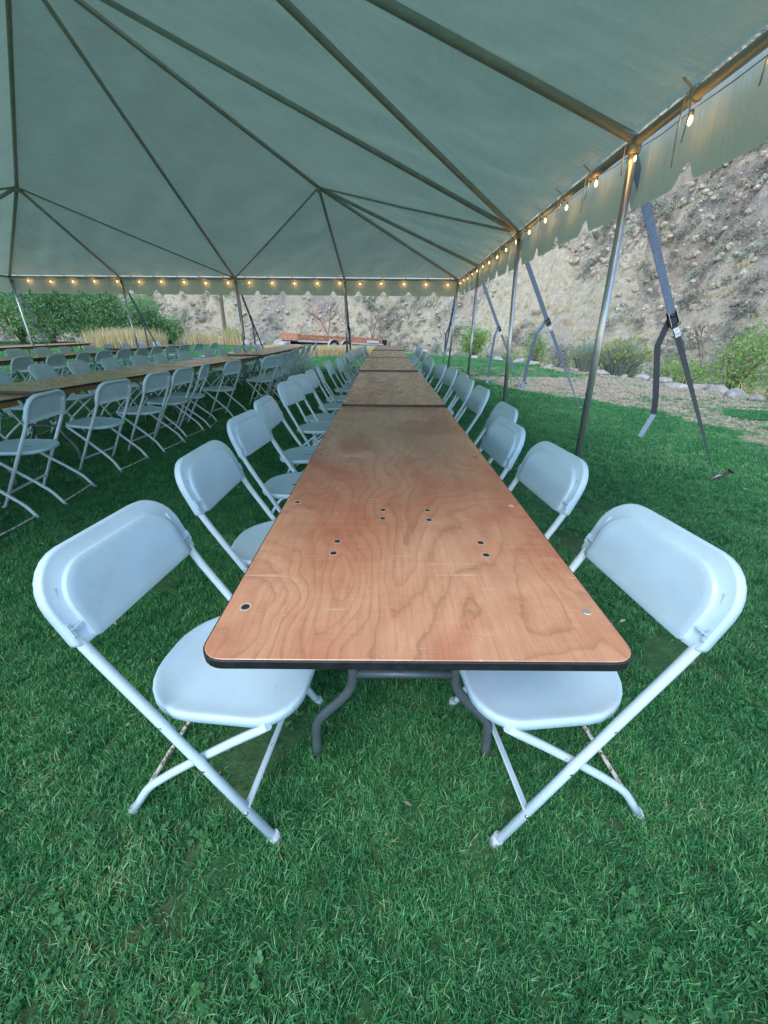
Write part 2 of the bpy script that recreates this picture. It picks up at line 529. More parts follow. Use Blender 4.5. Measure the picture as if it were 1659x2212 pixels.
def lat(ix, iy, seed):
    h = (ix.astype(np.int64) * 374761393 + iy.astype(np.int64) * 668265263 + seed * 1442695041) & 0xffffffff
    h = ((h ^ (h >> 13)) * 1274126177) & 0xffffffff
    h = h ^ (h >> 16)
    return (h & 0xffff) / 65535.0
def vn(x, y, seed=0):
    x = np.asarray(x, float); y = np.asarray(y, float)
    ix = np.floor(x); iy = np.floor(y); fx = x - ix; fy = y - iy
    fx = fx*fx*(3-2*fx); fy = fy*fy*(3-2*fy)
    a = lat(ix, iy, seed); b = lat(ix+1, iy, seed); c = lat(ix, iy+1, seed); d = lat(ix+1, iy+1, seed)
    return (a*(1-fx)+b*fx)*(1-fy) + (c*(1-fx)+d*fx)*fy
def fbm(x, y, seed=0, oct=5, gain=0.5):
    s = 0; a = 1; t = 0
    for i in range(oct):
        s = s + a*vn(x*2**i + 17*i, y*2**i - 9*i, seed+i); t += a; a *= gain
    return s / t

# ------------------------------------------------------------------ terrain
BANK = [(7.6,-14),(7.4,8.0),(7.1,11),(6.4,14),(5.3,18.4),(1,25),(-8,31.6),(-22,37),(-48,42),(-110,50)]
def sdist(x, y):
    """distance to the stone line; positive on the river side"""
    x = np.asarray(x, float); y = np.asarray(y, float)
    best = np.full(x.shape, 1e9); sg = np.zeros(x.shape)
    for (ax, ay), (bx, by) in zip(BANK[:-1], BANK[1:]):
        dx, dy = bx-ax, by-ay; L = dx*dx+dy*dy
        t = np.clip(((x-ax)*dx+(y-ay)*dy)/L, 0, 1)
        px, py = x-(ax+t*dx), y-(ay+t*dy)
        d = np.hypot(px, py)
        side = np.where(dx*(y-ay)-dy*(x-ax) < 0, 1.0, -1.0)
        m = d < best - 1e-6
        best = np.where(m, d, best); sg = np.where(m, side, sg)
    return best * sg
def height(x, y):
    s = sdist(x, y)
    z = np.where(s > 0, -1.0*np.clip((s-0.3)/3.2, 0, 1)**1.2, 0.0)
    z = z + np.where(s > 1, (fbm(x*.8, y*.8, 3, 3)-.5)*.35*np.clip((s-1)/3, 0, 1), 0)
    h = np.clip(s-11.0, 0, None)
    base = 0.74*h*(0.62+0.38*np.clip(h/9, 0, 1))
    a = np.clip(h/6, 0, 1)
    r1 = 1-np.abs(2*fbm(x*.07, y*.07, 21, 4)-1)
    r2 = 1-np.abs(2*fbm(x*.26, y*.26, 31, 5, .55)-1)
    r3 = 1-np.abs(2*fbm(x*.9, y*.9, 41, 4, .6)-1)
    led = fbm(x*.16+z*.1, y*.16, 51, 4)
    z = z + base + a*((r1-.6)*7.5 + (r2-.6)*4.4 + (r3-.6)*2.1 + np.floor(led*14)/14*3.0)
    return z, s
def dirt_mask(x, y):
    pts = [(-14,4.9),(0.5,4.9),(4.25,4.6),(5.6,4.62),(6.9,4.55),(7.96,3.84),(9.7,2.96),(12.2,2.3),(13.9,1.9)]
    ys = np.array([p[0] for p in pts[1:]] ); xs = np.array([p[1] for p in pts[1:]])
    edge = np.interp(y, ys, xs)
    edge = edge + (fbm(x*1.3, y*1.3, 77, 4)-.5)*0.9
    right = np.clip((x-edge)/0.5+0.5, 0, 1) * (y < 15.5)
    # green strip again on the far right, near the camera
    strip = np.clip((x-(5.25+0.06*(y-6)))/0.4, 0, 1)*np.clip((7.6-y)/0.8, 0, 1)*np.clip((7.2-x)/.5, 0, 1)*(fbm(x*1.1, y*1.1, 93, 3) > .38)
    # thin worn band under the far eave of the lawn
    band = np.clip(1-np.abs(y-(15.3+0.25*(-x)*0.0))/1.6, 0, 1)*np.clip((5.0-x)/2, 0, 1)*np.clip((x+6.5)/3, 0, 1)
    far = np.clip((y-21.8+fbm(x*.5, y*.5, 5, 3)*2)/1.0, 0, 1)*np.clip((x+9.5)/1.0,0,1)*0.75
    s = sdist(x, y)
    beyond = np.clip((s+0.4)/0.8, 0, 1)
    greenish = np.clip((fbm(x*.35, y*.35, 55, 4)-.42)/.1, 0, 1)*(y > 12)*(s < -0.5)
    d = np.maximum(np.maximum(right, band*.62*(y > 13.2)), np.maximum(far, beyond))
    d = d*(1-.85*strip)
    d = d*(1-.45*greenish*(beyond < .5))
    return d

def grid(x0, x1, y0, y1, res, keep, name, mat, drop=0.0, attr=None):
    nx = int((x1-x0)/res)+1; ny = int((y1-y0)/res)+1
    X, Y = np.meshgrid(np.linspace(x0, x1, nx), np.linspace(y0, y1, ny))
    Z, S = height(X, Y)
    Z = Z - drop
    idx = np.arange(nx*ny).reshape(ny, nx)
    q = np.stack([idx[:-1,:-1], idx[:-1,1:], idx[1:,1:], idx[1:,:-1]], -1).reshape(-1, 4)
    Sc = (S[:-1,:-1]+S[1:,1:])/2
    q = q[keep(Sc).ravel()]
    used = np.unique(q); mp = np.full(nx*ny, -1); mp[used] = np.arange(len(used)); q = mp[q]
    V = np.stack([X.ravel(), Y.ravel(), Z.ravel()], -1)[used]
    me = mesh_np(name, V, q, mat)
    if attr:
        a = me.attributes.new(attr[0], 'FLOAT', 'POINT')
        a.data.foreach_set('value', attr[1](V[:,0], V[:,1], V[:,2]).astype(np.float32))
    o = bpy.data.objects.new(name, me); C.objects.link(o); o['kind'] = 'structure'
    return o
grid(-60, 26, -16, 58, 0.25, lambda s: s < 11.0, 'ground', 'ground', 0, ('dirt', lambda x, y, z: dirt_mask(x, y)))
def rockf(x, y, z):
    r = fbm(x*.16+z*.05, y*.16, 61, 4)
    r2 = fbm(x*.5, y*.5+z*.2, 71, 4)
    gr = np.clip((x-14)/25, 0, 1)*.12
    return np.clip((r-.40)/.16, 0, 1)*.62 + (r2-.5)*.7 + gr
grid(-110, 100, 6, 125, 0.38, lambda s: (s > 10.4), 'hillside', 'hill', 0.04, ('rock', rockf))

# ------------------------------------------------------------------ folding chair prototype
def rrect(x0, x1, y0, y1, r00, r10, r11, r01, n=6):
    """rounded rectangle, counter-clockwise from the lower left corner"""
    out = []
    for (cx, cy, r, a0) in ((x0, y0, r00, 180), (x1, y0, r10, 270), (x1, y1, r11, 0), (x0, y1, r01, 90)):
        r = max(r, 1e-4)
        px = cx + r if cx == x0 else cx - r
        py = cy + r if cy == y0 else cy - r
        for i in range(n+1):
            a = R(a0 + 90*i/n)
            out.append((px + r*math.cos(a), py + r*math.sin(a)))
    return out

def build_chair(label, cat, group, loc, rz):
    """origin on the ground under the seat, facing +Y"""
    t = thing('folding_chair', label, cat, loc, rz, group)
    # long side rails: back top (y -.31, z .79) down to the front foot (y .14, z 0)
    foot = Vector((0, .145, .004)); mid = Vector((0, -.222, .635)); top = Vector((0, -.292, .822))
    d = (top-mid).normalized()
    def low(z): return foot.lerp(mid, (z-.004)/.631)
    HW = .205
    for s in (-1, 1):
        m = MB()
        k1 = foot.lerp(mid, .93); k2 = mid.lerp(top, .18)
        pts = [(s*(HW+.012), foot.y, foot.z-.01), (s*(HW+.006), low(.3).y, .3), (s*HW, k1.y, k1.z), (s*HW, mid.y+.002, mid.z+.002), (s*HW, k2.y, k2.z), (s*(HW-.002), mid.lerp(top, .5).y, mid.lerp(top, .5).z), (s*(HW-.02), mid.lerp(top, .72).y, mid.lerp(top, .72).z)]
        m.tube(pts, .0118, 10)
        m.build('front_leg', 'enamel', t)
        c = MB(); c.tube([(s*(HW+.012), foot.y+.006, -.012), (s*(HW+.012), foot.y-.008, .024)], [.0165, .0150], 10)
        c.build('foot_cap', 'cap', t)
    # rear legs
    HR = .186
    for s in (-1, 1):
        m = MB()
        pts = [(s*HR, .160, .426), (s*HR, .135, .405), (s*HR, .06, .348), (s*HR, -.04, .268), (s*(HR+.003), -.13, .195), (s*(HR+.007), -.195, .140), (s*(HR+.010), -.222, .112), (s*(HR+.012), -.250, .070), (s*(HR+.014), -.294, -.004)]
        m.tube(pts, .0112, 10)
        m.build('rear_leg', 'enamel', t)
        c = MB(); c.tube([(s*(HR+.014), -.302, -.016), (s*(HR+.014), -.284, .016)], [.0155, .0145], 10)
        c.build('foot_cap', 'cap', t)
    m = MB(); m.tube([(-HR-.012, -.268, .042), (-HR+.01, -.272, .036), (0, -.275, .034), (HR-.01, -.272, .036), (HR+.012, -.268, .042)], .0065, 8)
    m.build('rear_stretcher', 'chipped', t)
    m = MB(); p = low(.125)
    m.bar((-HW-.009, p.y, p.z), (HW+.009, p.y, p.z), .018, .006, up=(0, -.5, .87))
    m.build('front_stretcher', 'enamel', t)
    # rivets joining the crossing legs and seat
    for s in (-1, 1):
        for e in (low(.275), low(.12), low(.415)):
            m = MB().tube([(s*(HW+.010+(.42-e.z)*.024), e.y, e.z), (s*(HW+.0150+(.42-e.z)*.024), e.y, e.z)], [.0065, .0045], 8)
            m.build('rivet', 'steel', t)
    # seat
    def zs(x, y, b):
        return b + .035*(y) - .010*(1-min(1, (x/.2)**2))*(1-min(1, ((y)/.2)**2))
    def sl(inset, b):
        pts = rrect(-.192+inset, .192-inset, -.208+inset, .222-inset, .165-inset*.8, .165-inset*.8, .105-inset*.7, .105-inset*.7, 7)
        return [(x, y, zs(x, y, b)) for x, y in pts]
    m = MB()
    L = [sl(.030, .413), sl(.006, .412), sl(.0, .415), sl(.0, .433), sl(.003, .4380), sl(.009, .4395), sl(.020, .4365), sl(.05, .435), sl(.09, .435), sl(.13, .435), sl(.165, .435)]
    m.loops(L)
    m.build('seat', 'plastic', t)
    # backrest: shell round the tube tops, raised panel in front, hollow behind
    nrm = Vector((0, d.z, -d.y)); ax = d; org = top + d*.014
    def bl(ix, it, ib, n, rt, cur=True):
        pts = rrect(-.221+ix, .221-ix, -.205+ib, 0-it, (.016 if ix < .05 else .003), (.016 if ix < .05 else .003), rt, rt, 7)
        out = []
        for x, w in pts:
            if ib < .03 and w < -.175: w -= .012*math.cos(min(1, abs(x)/.2)*math.pi/2)
            nn = n + (.20*(x*x-.045) if cur else .20*(x*x-.045)*.9)
            p = org + ax*w + nrm*nn
            out.append((x, p.y, p.z))
        return out
    m = MB()
    L = [bl(.19, .098, .096, .006, .004), bl(.11, .08, .07, .006, .02), bl(.06, .045, .03, .006, .07), bl(.036, .026, .012, .003, .082), bl(.026, .018, .006, -.012, .09), bl(.006, .005, .002, -.0135, .1), bl(.001, .001, 0, -.0105, .108), bl(0, 0, 0, .007, .108),
         bl(.0025, .0025, 0, .0115, .106), bl(.007, .007, 0, .0128, .102), bl(.0345, .0345, 0, .0130, .088), bl(.036, .0365, .000, .0150, .087),
         bl(.0375, .0385, .000, .0205, .086), bl(.0405, .0415, .003, .0222, .084), bl(.06, .055, .02, .0225, .07), bl(.09, .07, .045, .0225, .04), bl(.13, .085, .07, .0225, .02), bl(.19, .098, .096, .0225, .004)]
    m.loops(L)
    b = m.build('backrest', 'plastic', t)
    # little moulded screw pockets near the lower corners
    for s in (-1, 1):
        m = MB()
        p = org + ax*(-.145) + nrm*(.0150 + .20*(.214**2-.045))
        m.bar((s*.214, p.y, p.z) , (s*.214, (p-ax*.030).y, (p-ax*.030).z), .007, .004, up=nrm)
        p2 = p - ax*.014
        m.bar((s*.218, p2.y, p2.z), (s*.188, p2.y+.002, p2.z+.001), .004, .006, up=nrm)
        q = org + ax*(-.160) + nrm*(.0150 + .20*(.212**2-.045))
        m.tube([(s*.204, q.y, q.z), (s*.204, q.y+.004*nrm.y, q.z+.004*nrm.z)], [.0045, .0035], 8)
        m.build('screw_pocket', 'plastic', b)
    return t

ORD = ['first', 'second', 'third', 'fourth', 'fifth', 'sixth', 'seventh', 'eighth', 'ninth', 'tenth', 'eleventh', 'twelfth', 'thirteenth',
       'fourteenth', 'fifteenth', 'sixteenth', 'seventeenth', 'eighteenth', 'nineteenth', 'twentieth']
# (x, y, facing angle) facing 0 = +X, 180 = -X
CH = []
g = 'chairs along the left side of the near table row'
Ls = [(-.404,.820,-7),(-.44,1.49,-2),(-.505,2.18,-6),(-.525,2.82,-3),(-.565,3.62,-14),(-.60,4.10,-14),(-.56,4.78,-6),(-.57,5.33,8),(-.53,6.14,-5),(-.47,6.62,-3),(-.47,7.22,2),
      (-.46,7.78,-4),(-.44,8.38,0),(-.40,8.98,2),(-.40,9.6,-2),(-.38,10.2,0),(-.37,10.8,0),(-.33,11.45,3),(-.30,12.0,0)]
for i, (x, y, a) in enumerate(Ls):
    lab = ('closest left folding chair, seat tucked under the near left corner of the table' if i == 0 else
           'white folding chair, %s from the camera, left side of the near table row' % ORD[i])
    CH.append((x, y, a, lab, g))
g = 'chairs along the right side of the near table row'
Rs = [(.428,.818,187),(.425,1.50,186),(.365,2.02,184),(.50,2.56,181),(.535,3.42,186),(.50,3.98,187),(.60,4.50,184),(.53,5.05,184),(.525,5.75,186),(.44,6.35,190),(.45,6.75,188),(.49,7.3,184),(.52,7.95,180),(.52,8.6,182),(.54,9.3,180),
      (.56,10.0,178),(.58,10.7,180),(.60,11.4,181),(.63,12.1,180)]
for i, (x, y, a) in enumerate(Rs):
    lab = ('closest right folding chair, seat tucked under the near right corner of the table' if i == 0 else
           'white folding chair, %s from the camera, right side of the near table row' % ORD[i])
    CH.append((x, y, a, lab, g))
g = 'chairs along the right side of the second table row'
R2 = [(-2.80,1.86,180),(-2.80,2.34,184),(-2.80,2.96,190),(-2.79,3.78,177),(-2.66,4.43,178),(-2.75,5.03,176),(-2.70,5.50,184),(-2.51,6.16,172),
      (-2.20,7.25,150),(-2.18,7.62,156),(-2.20,8.1,166),(-2.22,8.62,172),(-2.25,9.25,178),(-2.30,9.95,180),(-2.33,10.7,182),(-2.38,11.4,181),(-2.40,12.1,180),(-2.44,13.1,180)]
for i, (x, y, a) in enumerate(R2):
    CH.append((x, y, a, 'shaded folding chair, %s from the camera, right side of the second table row' % ORD[i], g))
g = 'chairs along the left side of the second table row'
L2 = [(-4.25,3.3,4),(-4.18,3.95,2),(-4.12,4.62,8),(-4.10,5.25,6),(-4.02,5.86,4),(-3.95,6.45,5),(-3.92,7.1,3),(-3.82,7.7,6),(-3.72,8.4,2),(-3.60,9.2,0),(-3.55,9.9,0),(-3.52,10.75,0),(-3.48,11.5,0),(-3.42,12.3,0)]
for i, (x, y, a) in enumerate(L2):
    CH.append((x, y, a, 'folding chair, %s from the camera, left side of the second table row' % ORD[i], g))
g = 'chairs along the right side of the third table row'
R3 = [(-5.9,5.7,180),(-5.88,6.45,178),(-5.9,7.15,182),(-5.86,7.75,181),(-5.84,8.35,176),(-5.82,8.95,178),(-5.82,9.6,183),(-5.80,10.3,180),(-5.80,11.0,172),(-5.75,11.7,170),(-5.68,12.4,170),(-5.6,13.2,172)]
for i, (x, y, a) in enumerate(R3):
    CH.append((x, y, a, 'folding chair, %s from the camera, right side of the third table row' % ORD[i], g))
g = 'chairs along the left side of the third table row'
L3 = [(-7.35,7.2,0),(-7.35,7.95,2),(-7.33,8.65,-2),(-7.32,9.3,0),(-7.32,10.05,4),(-7.3,10.8,0),(-7.25,11.5,5),(-7.2,12.2,6),(-7.1,12.9,6),(-7.0,13.6,6)]
for i, (x, y, a) in enumerate(L3):
    CH.append((x, y, a, 'folding chair, %s from the camera, behind the third table row' % ORD[i], g))
proto = None
for (x, y, a, lab, g) in CH:
    rz = R(a - 90)
    if proto is None:
        proto = build_chair(lab, 'chair', g, (x, y, 0), rz)
    else:
        c = copy_tree(proto)
        far = 0 if y < 2.6 and x > -1 else 1
        c.location = (x + far*rnd.uniform(-.035, .035), y + far*rnd.uniform(-.02, .02), rnd.uniform(-.006, .002)); c.rotation_euler = (far*R(rnd.uniform(-1.2, 1.2)), 0, rz + far*R(rnd.uniform(-6, 6)))
        c['label'] = lab; c['group'] = g

# ------------------------------------------------------------------ banquet table prototype
TL, TW = 2.435, 0.776
def build_table(label, loc, rz, group):
    """origin on the ground under the middle of the NEAR short edge, running along +Y"""
    t = thing('banquet_table', label, 'table', loc, rz, group)
    def tl(inset, z):
        return [(x, y, z) for x, y in rrect(-TW/2+inset, TW/2-inset, inset, TL-inset, .045-inset, .045-inset, .045-inset, .045-inset, 6)]
    MB().loops([tl(.003, .7315), tl(.003, .7490), tl(.0045, .7502)], smooth=False).build('tabletop', 'wood', t)
    MB().loops([tl(.0085, .729), tl(.001, .730), tl(0, .732), tl(0, .7470), tl(.001, .7488), tl(.0026, .7494), tl(.0029, .7494), tl(.0029, .7300), tl(.0085, .729)], False, False, smooth=False).build('edge_band', 'black_edge', t)
    for s in (-1, 1):
        MB().box((min(s*.30, s*.322), .09, .675), (max(s*.30, s*.322), TL-.09, .7305)).build('side_rail', 'apron', t)
    for yy in (.09, TL-.112):
        MB().box((-.2995, yy, .675), (.2995, yy+.022, .7305)).build('end_rail', 'apron', t)
    for yy, dr in ((.325, 1), (TL-.325, -1)):
        for s in (-1, 1):
            pts = [(s*.149, yy, .715), (s*.149, yy, .50), (s*.149, yy, .355), (s*.152, yy, .325), (s*.165, yy, .292), (s*.19, yy, .255), (s*.228, yy, .212), (s*.255, yy, .178), (s*.268, yy, .145), (s*.272, yy, .11), (s*.273, yy, .05), (s*.274, yy, -.01)]
            MB().tube(pts, .0145, 12).build('leg', 'leg_metal', t)
        m = MB(); m.tube([(-.149, yy, .366), (.149, yy, .366)], .012, 10)
        m.tube([(-.29, yy, .712), (.29, yy, .712)], .012, 10)
        m.build('leg_crossbar', 'leg_metal', t)
        m = MB()
        m.bar((0, yy, .380), (0, yy+dr*.52, .71), .022, .005)
        m.bar((-.012, yy+dr*.52, .705), (.012, yy+dr*.52, .705), .05, .02)
        m.build('folding_brace', 'leg_metal', t)
    rv = [(-.345,.143,1),(.352,.135,2),(-.19,.357,0),(-.187,.418,0),(.198,.353,0),(.198,.416,0),(-.066,.56,0),(-.065,.621,0),(.073,.552,0),(.075,.62,0),(-.347,.676,1),(.351,.661,3),
          (-.352,1.21,0),(.343,1.186,0),(-.19,TL-.357,0),(.198,TL-.357,0),(-.345,TL-.143,0),(.352,TL-.14,0),(-.347,TL-.67,0),(.35,TL-.67,0),(-.066,TL-.56,0),(.073,TL-.56,0)]
    for x, y, k in rv:
        m = MB()
        r = .0088
        m.loops([[(x+r*math.cos(a*math.pi/6), y+r*math.sin(a*math.pi/6), .7500) for a in range(12)],
                 [(x+r*.92*math.cos(a*math.pi/6), y+r*.92*math.sin(a*math.pi/6), .7511) for a in range(12)]], smooth=False)
        b = m.build('bolt_head', {0: 'rivet_dark', 1: 'rivet_dark', 2: 'rivet_pale', 3: 'rivet_ring'}[k], t)
        if k in (0, 1):
            ro = .0105 if k == 0 else .0125
            m = MB(); m.loops([[(x+rr*math.cos(a*math.pi/8), y+rr*math.sin(a*math.pi/8), zz) for a in range(16)] for rr, zz in ((ro, .7498), (ro, .7506), (r, .7506))], False, False, smooth=False)
            m.build('bolt_rim', 'rivet_ring', b)
    return t
tp = None
def place_table(x, y, a, label, group, z=0):
    global tp
    if tp is None:
        tp = build_table(label, (x, y, z), R(a), group)
    else:
        c = copy_tree(tp)
        c.location = (x, y, z); c.rotation_euler = (0, 0, R(a))
        c['label'] = label; c['group'] = group
g = 'tables of the near row'
for i, (x, y, a, z, nm) in enumerate([(.062, .500, 0, 0, 'plywood banquet table with swirling grain and black edge, closest to the camera'),
        (.068, 2.945, .1, .011, 'second plywood banquet table of the near row, joined behind the closest one'),
        (.045, 5.41, .0, .024, 'third plywood banquet table of the near row'),
        (.050, 7.86, -.6, .030, 'fourth plywood banquet table of the near row'),
        (.085, 10.31, -.9, .042, 'farthest plywood banquet table of the near row, ending before the trailer')]):
    place_table(x, y, a, nm, g, z)
g = 'tables of the second row'
def row(pts):
    for (x, y, a, nm, z) in pts: place_table(x, y, a, nm, g, z)
row([(-3.72, 1.14, -6.0, 'closest table of the second row, cut off by the left edge of the photo', -.03),
     (-3.42, 3.57, -6.4, 'table of the second row just past the corner overlap at the left', 0),
     (-3.145, 6.01, -6.4, 'table of the second row under the middle of the tent, wooden side rail showing', 0),
     (-2.82, 8.50, -.5, 'table of the second row beyond the step in the row, slightly raised', .02),
     (-2.80, 10.95, .8, 'farthest table of the second row, next to the dry grass bank', .02)])
g = 'tables of the third row'
row([(-6.58, 5.1, 0, 'closest visible table of the third row at the left edge of the photo', 0),
     (-6.58, 7.55, 0, 'table of the third row in front of the leafy trees', 0),
     (-6.95, 10.95, -9, 'farthest table of the third row with bright chairs behind it', 0)])
g = 'tables of the fourth row'
row([(-10.25, 9.6, 1, 'table of the fourth row at the far left under the eave pole', 0),
     (-10.30, 12.05, 1, 'farthest table at the far left, ending by the tall dry grass', 0)])

# ------------------------------------------------------------------ tent
tent = thing('party_tent', 'large white frame tent with sloping panels, pipe frame and scalloped valance', 'tent', (-4.1, 6.3, 0))
def off(p): return (p[0]+4.1, p[1]-6.3, p[2])
EZ = 2.45
CR = Vector((1.95, 12.15, EZ)); P2 = Vector((1.93, 9.55, EZ)); P1 = Vector((1.81, 6.42, EZ)); P0 = Vector((1.715, 3.52, EZ)); NR = Vector((1.62, .30, EZ))
E1 = Vector((-1.10, 12.12, EZ)); E2 = Vector((-4.03, 12.10, EZ)); E3 = Vector((-7.10, 12.10, EZ)); CL = Vector((-10.0, 12.05, EZ))
W2 = Vector((-10.0, 9.3, EZ)); W1 = Vector((-10.0, 6.3, EZ)); W0 = Vector((-10.0, 3.3, EZ)); NL = Vector((-10.0, .30, EZ))
S1 = Vector((-1.3, .30, EZ)); S2 = Vector((-4.1, .30, EZ)); S3 = Vector((-7.1, .30, EZ))
N2 = Vector((-1.28, 9.3, 3.67)); N1 = Vector((-7.0, 9.3, 3.64)); N0 = Vector((-1.30, 3.6, 3.60)); N3 = Vector((-7.0, 3.3, 3.62))
PK = Vector((-4.05, 6.3, 4.93))
UP = Vector((0, 0, .045))
def panel(a, b, c, sag=.035, n=26):
    """triangular canvas panel, resting on its edges and hanging a little between them"""
    vs = []; fs = []; id_ = {}
    for i in range(n+1):
        for j in range(n+1-i):
            u = i/n; v = j/n; w = 1-u-v
            p = a*w + b*u + c*v + UP
            size = ((b-a).cross(c-a)).length/8.0
            s = 27*u*v*w*sag*min(1.6, size)
            edge = min(1, 9*min(u*v+v*w+u*w, .3), 14*min(u, v, w)+.15)
            wr = (fbm(np.array(p.x*1.7), np.array(p.y*1.7), 9, 3)-.5)*.05*edge
            wr += (fbm(np.array((p.x+p.y)*3.6), np.array((p.x-p.y)*.55), 19, 3)-.5)*.07*edge
            wr += (fbm(np.array((p.x-.4*p.y)*.5), np.array((p.y+.3*p.x)*4.2), 29, 3)-.5)*.05*edge
            p.z -= s - wr
            id_[(i, j)] = len(vs); vs.append(off(p))
    for i in range(n):
        for j in range(n-i):
            fs.append((id_[(i, j)], id_[(i+1, j)], id_[(i, j+1)]))
            if i+j < n-1: fs.append((id_[(i+1, j)], id_[(i+1, j+1)], id_[(i, j+1)]))
    return vs, fs
tris = [(CR,P2,N2),(P2,P1,N2),(CR,E1,N2),(E1,E2,N2),(N2,E2,PK),(N2,P1,PK),(E2,E3,N1),(E3,CL,N1),(E2,N1,PK),(CL,W2,N1),(W2,W1,N1),(N1,W1,PK),
        (P1,P0,N0),(P0,NR,N0),(P1,N0,PK),(NR,S1,N0),(S1,S2,N0),(N0,S2,PK),(S2,S3,N3),(S3,NL,N3),(S2,N3,PK),(NL,W0,N3),(W0,W1,N3),(N3,W1,PK)]
for a, b, c in tris:
    m = MB(); v, f = panel(a, b, c); m.add(v, f, True)
    m.build('roof_panel', 'canvas', tent)
# frame pipes
pipes = [(CR,N2),(N2,PK),(CL,N1),(N1,PK),(NR,N0),(N0,PK),(NL,N3),(N3,PK),(E2,PK),(P1,PK),(W1,PK),(S2,PK),
         (E1,N2),(P2,N2),(E3,N1),(W2,N1),(P0,N0),(S1,N0),(S3,N3),(W0,N3)]
for a, b in pipes:
    MB().tube([off(a), off(b)], .030, 12).build('rafter', 'roof_pipe', tent)
# diagonal seam cables under the fabric
for a, b in [(E2,N2),(P1,N2),(E2,N1),(W1,N1),(P1,N0),(S2,N0),(S2,N3),(W1,N3)]:
    r = .030 if (a is P1 and b is N0) else .017
    MB().tube([off(a), off((a+b)/2 - Vector((0, 0, .012))), off(b)], r, 10).build('diagonal_brace', 'roof_pipe', tent)
ring = [CR, P2, P1, P0, NR, S1, S2, S3, NL, W0, W1, W2, CL, E3, E2, E1]
for a, b in zip(ring, ring[1:]+ring[:1]):
    MB().tube([off(a - Vector((0, 0, .01))), off(b - Vector((0, 0, .01)))], .030, 12).build('eave_pipe', 'roof_pipe', tent)
# fittings at nodes
for p in ring + [N0, N1, N2, N3, PK]:
    q = off(p)
    MB().tube([(q[0], q[1], q[2]-.075), (q[0], q[1], q[2]+.02)], .040, 12).build('pipe_fitting', 'roof_pipe', tent)
# valance
def valance(a, b, outward, seed):
    o = Vector(outward).normalized()*.045
    L = (b-a).length; d = (b-a)/L
    n = int(L/.028); sp = .685
    L0 = []
    vs = []; fs = []
    rows = 5
    for i in range(n+1):
        s = L*i/n
        ph = (s % sp)/sp
        dd = min(ph, 1-ph)
        bell = math.exp(-(dd/.10)**2.6)
        bot = -.385 + .105*bell
        for k in range(rows+1):
            tt = k/rows
            z = .045*(1-tt) + bot*tt
            wob = .010*math.sin(s*2.1+seed)*tt + .002*math.sin(s*7.7+seed*2)*tt + .02*(float(vn(np.array(s*1.1), np.array(tt*1.0+seed), 3))-.5)*tt
            p = a + d*s + o*(1+.25*tt) + o.normalized()*wob + Vector((0, 0, z))
            vs.append(off(p))
    for i in range(n):
        for k in range(rows):
            q = i*(rows+1)+k
            fs.append((q, q+1, q+rows+2, q+rows+1))
    m = MB(); m.add(vs, fs, True)
    m.build('valance', 'valance', tent)
sides = [(NR, P0, (1, 0, 0)), (P0, P1, (1, 0, 0)), (P1, P2, (1, 0, 0)), (P2, CR, (1, 0, 0)), (CR, E1, (0, 1, 0)), (E1, E2, (0, 1, 0)), (E2, E3, (0, 1, 0)), (E3, CL, (0, 1, 0)),
         (CL, W2, (-1, 0, 0)), (W2, W1, (-1, 0, 0)), (W1, W0, (-1, 0, 0)), (W0, NL, (-1, 0, 0)), (NL, S3, (0, -1, 0)), (S3, S2, (0, -1, 0)), (S2, S1, (0, -1, 0)), (S1, NR, (0, -1, 0))]
# join each side's sections so scallops run on: one valance per side
def side_valance(pts, outw, seed):
    a, b = pts[0], pts[-1]
    valance(a, b, outw, seed)
side_valance([NR + Vector((.05, -.05, 0)), CR + Vector((.0, .05, 0))], (1, 0, 0), 1.0)
side_valance([CR + Vector((.05, 0, 0)), CL + Vector((-.05, 0, 0))], (0, 1, 0), 2.0)
side_valance([CL + Vector((0, .05, 0)), NL + Vector((0, -.05, 0))], (-1, 0, 0), 3.0)
side_valance([NL + Vector((-.05, 0, 0)), NR + Vector((.05, 0, 0))], (0, -1, 0), 4.0)
# poles (leaning a little, as staked)
poles = [(NR, (1.64, .25)), (P0, (1.845, 3.60)), (P1, (1.875, 6.25)), (P2, (1.86, 9.2)), (CR, (1.87, 12.35)), (E1, (-1.10, 12.3)), (E2, (-4.05, 12.2)), (E3, (-7.05, 12.1)), (CL, (-9.93, 11.95)),
         (W2, (-10.05, 9.3)), (W1, (-10.05, 6.3)), (W0, (-10.05, 3.3)), (NL, (-10.05, .25)), (S1, (-1.35, .2)), (S2, (-4.1, .2)), (S3, (-7.1, .2))]
for p, (bx, by) in poles:
    if p in (S1, S2): pass
    po = MB().tube([off((bx, by, -.02)), off(p - Vector((0, 0, .06)))], .0285, 14).build('pole', 'galv', tent)
    m = MB(); m.box((bx+4.1-.07, by-6.3-.07, -.01), (bx+4.1+.07, by-6.3+.07, .008)); m.build('base_plate', 'galv', po)
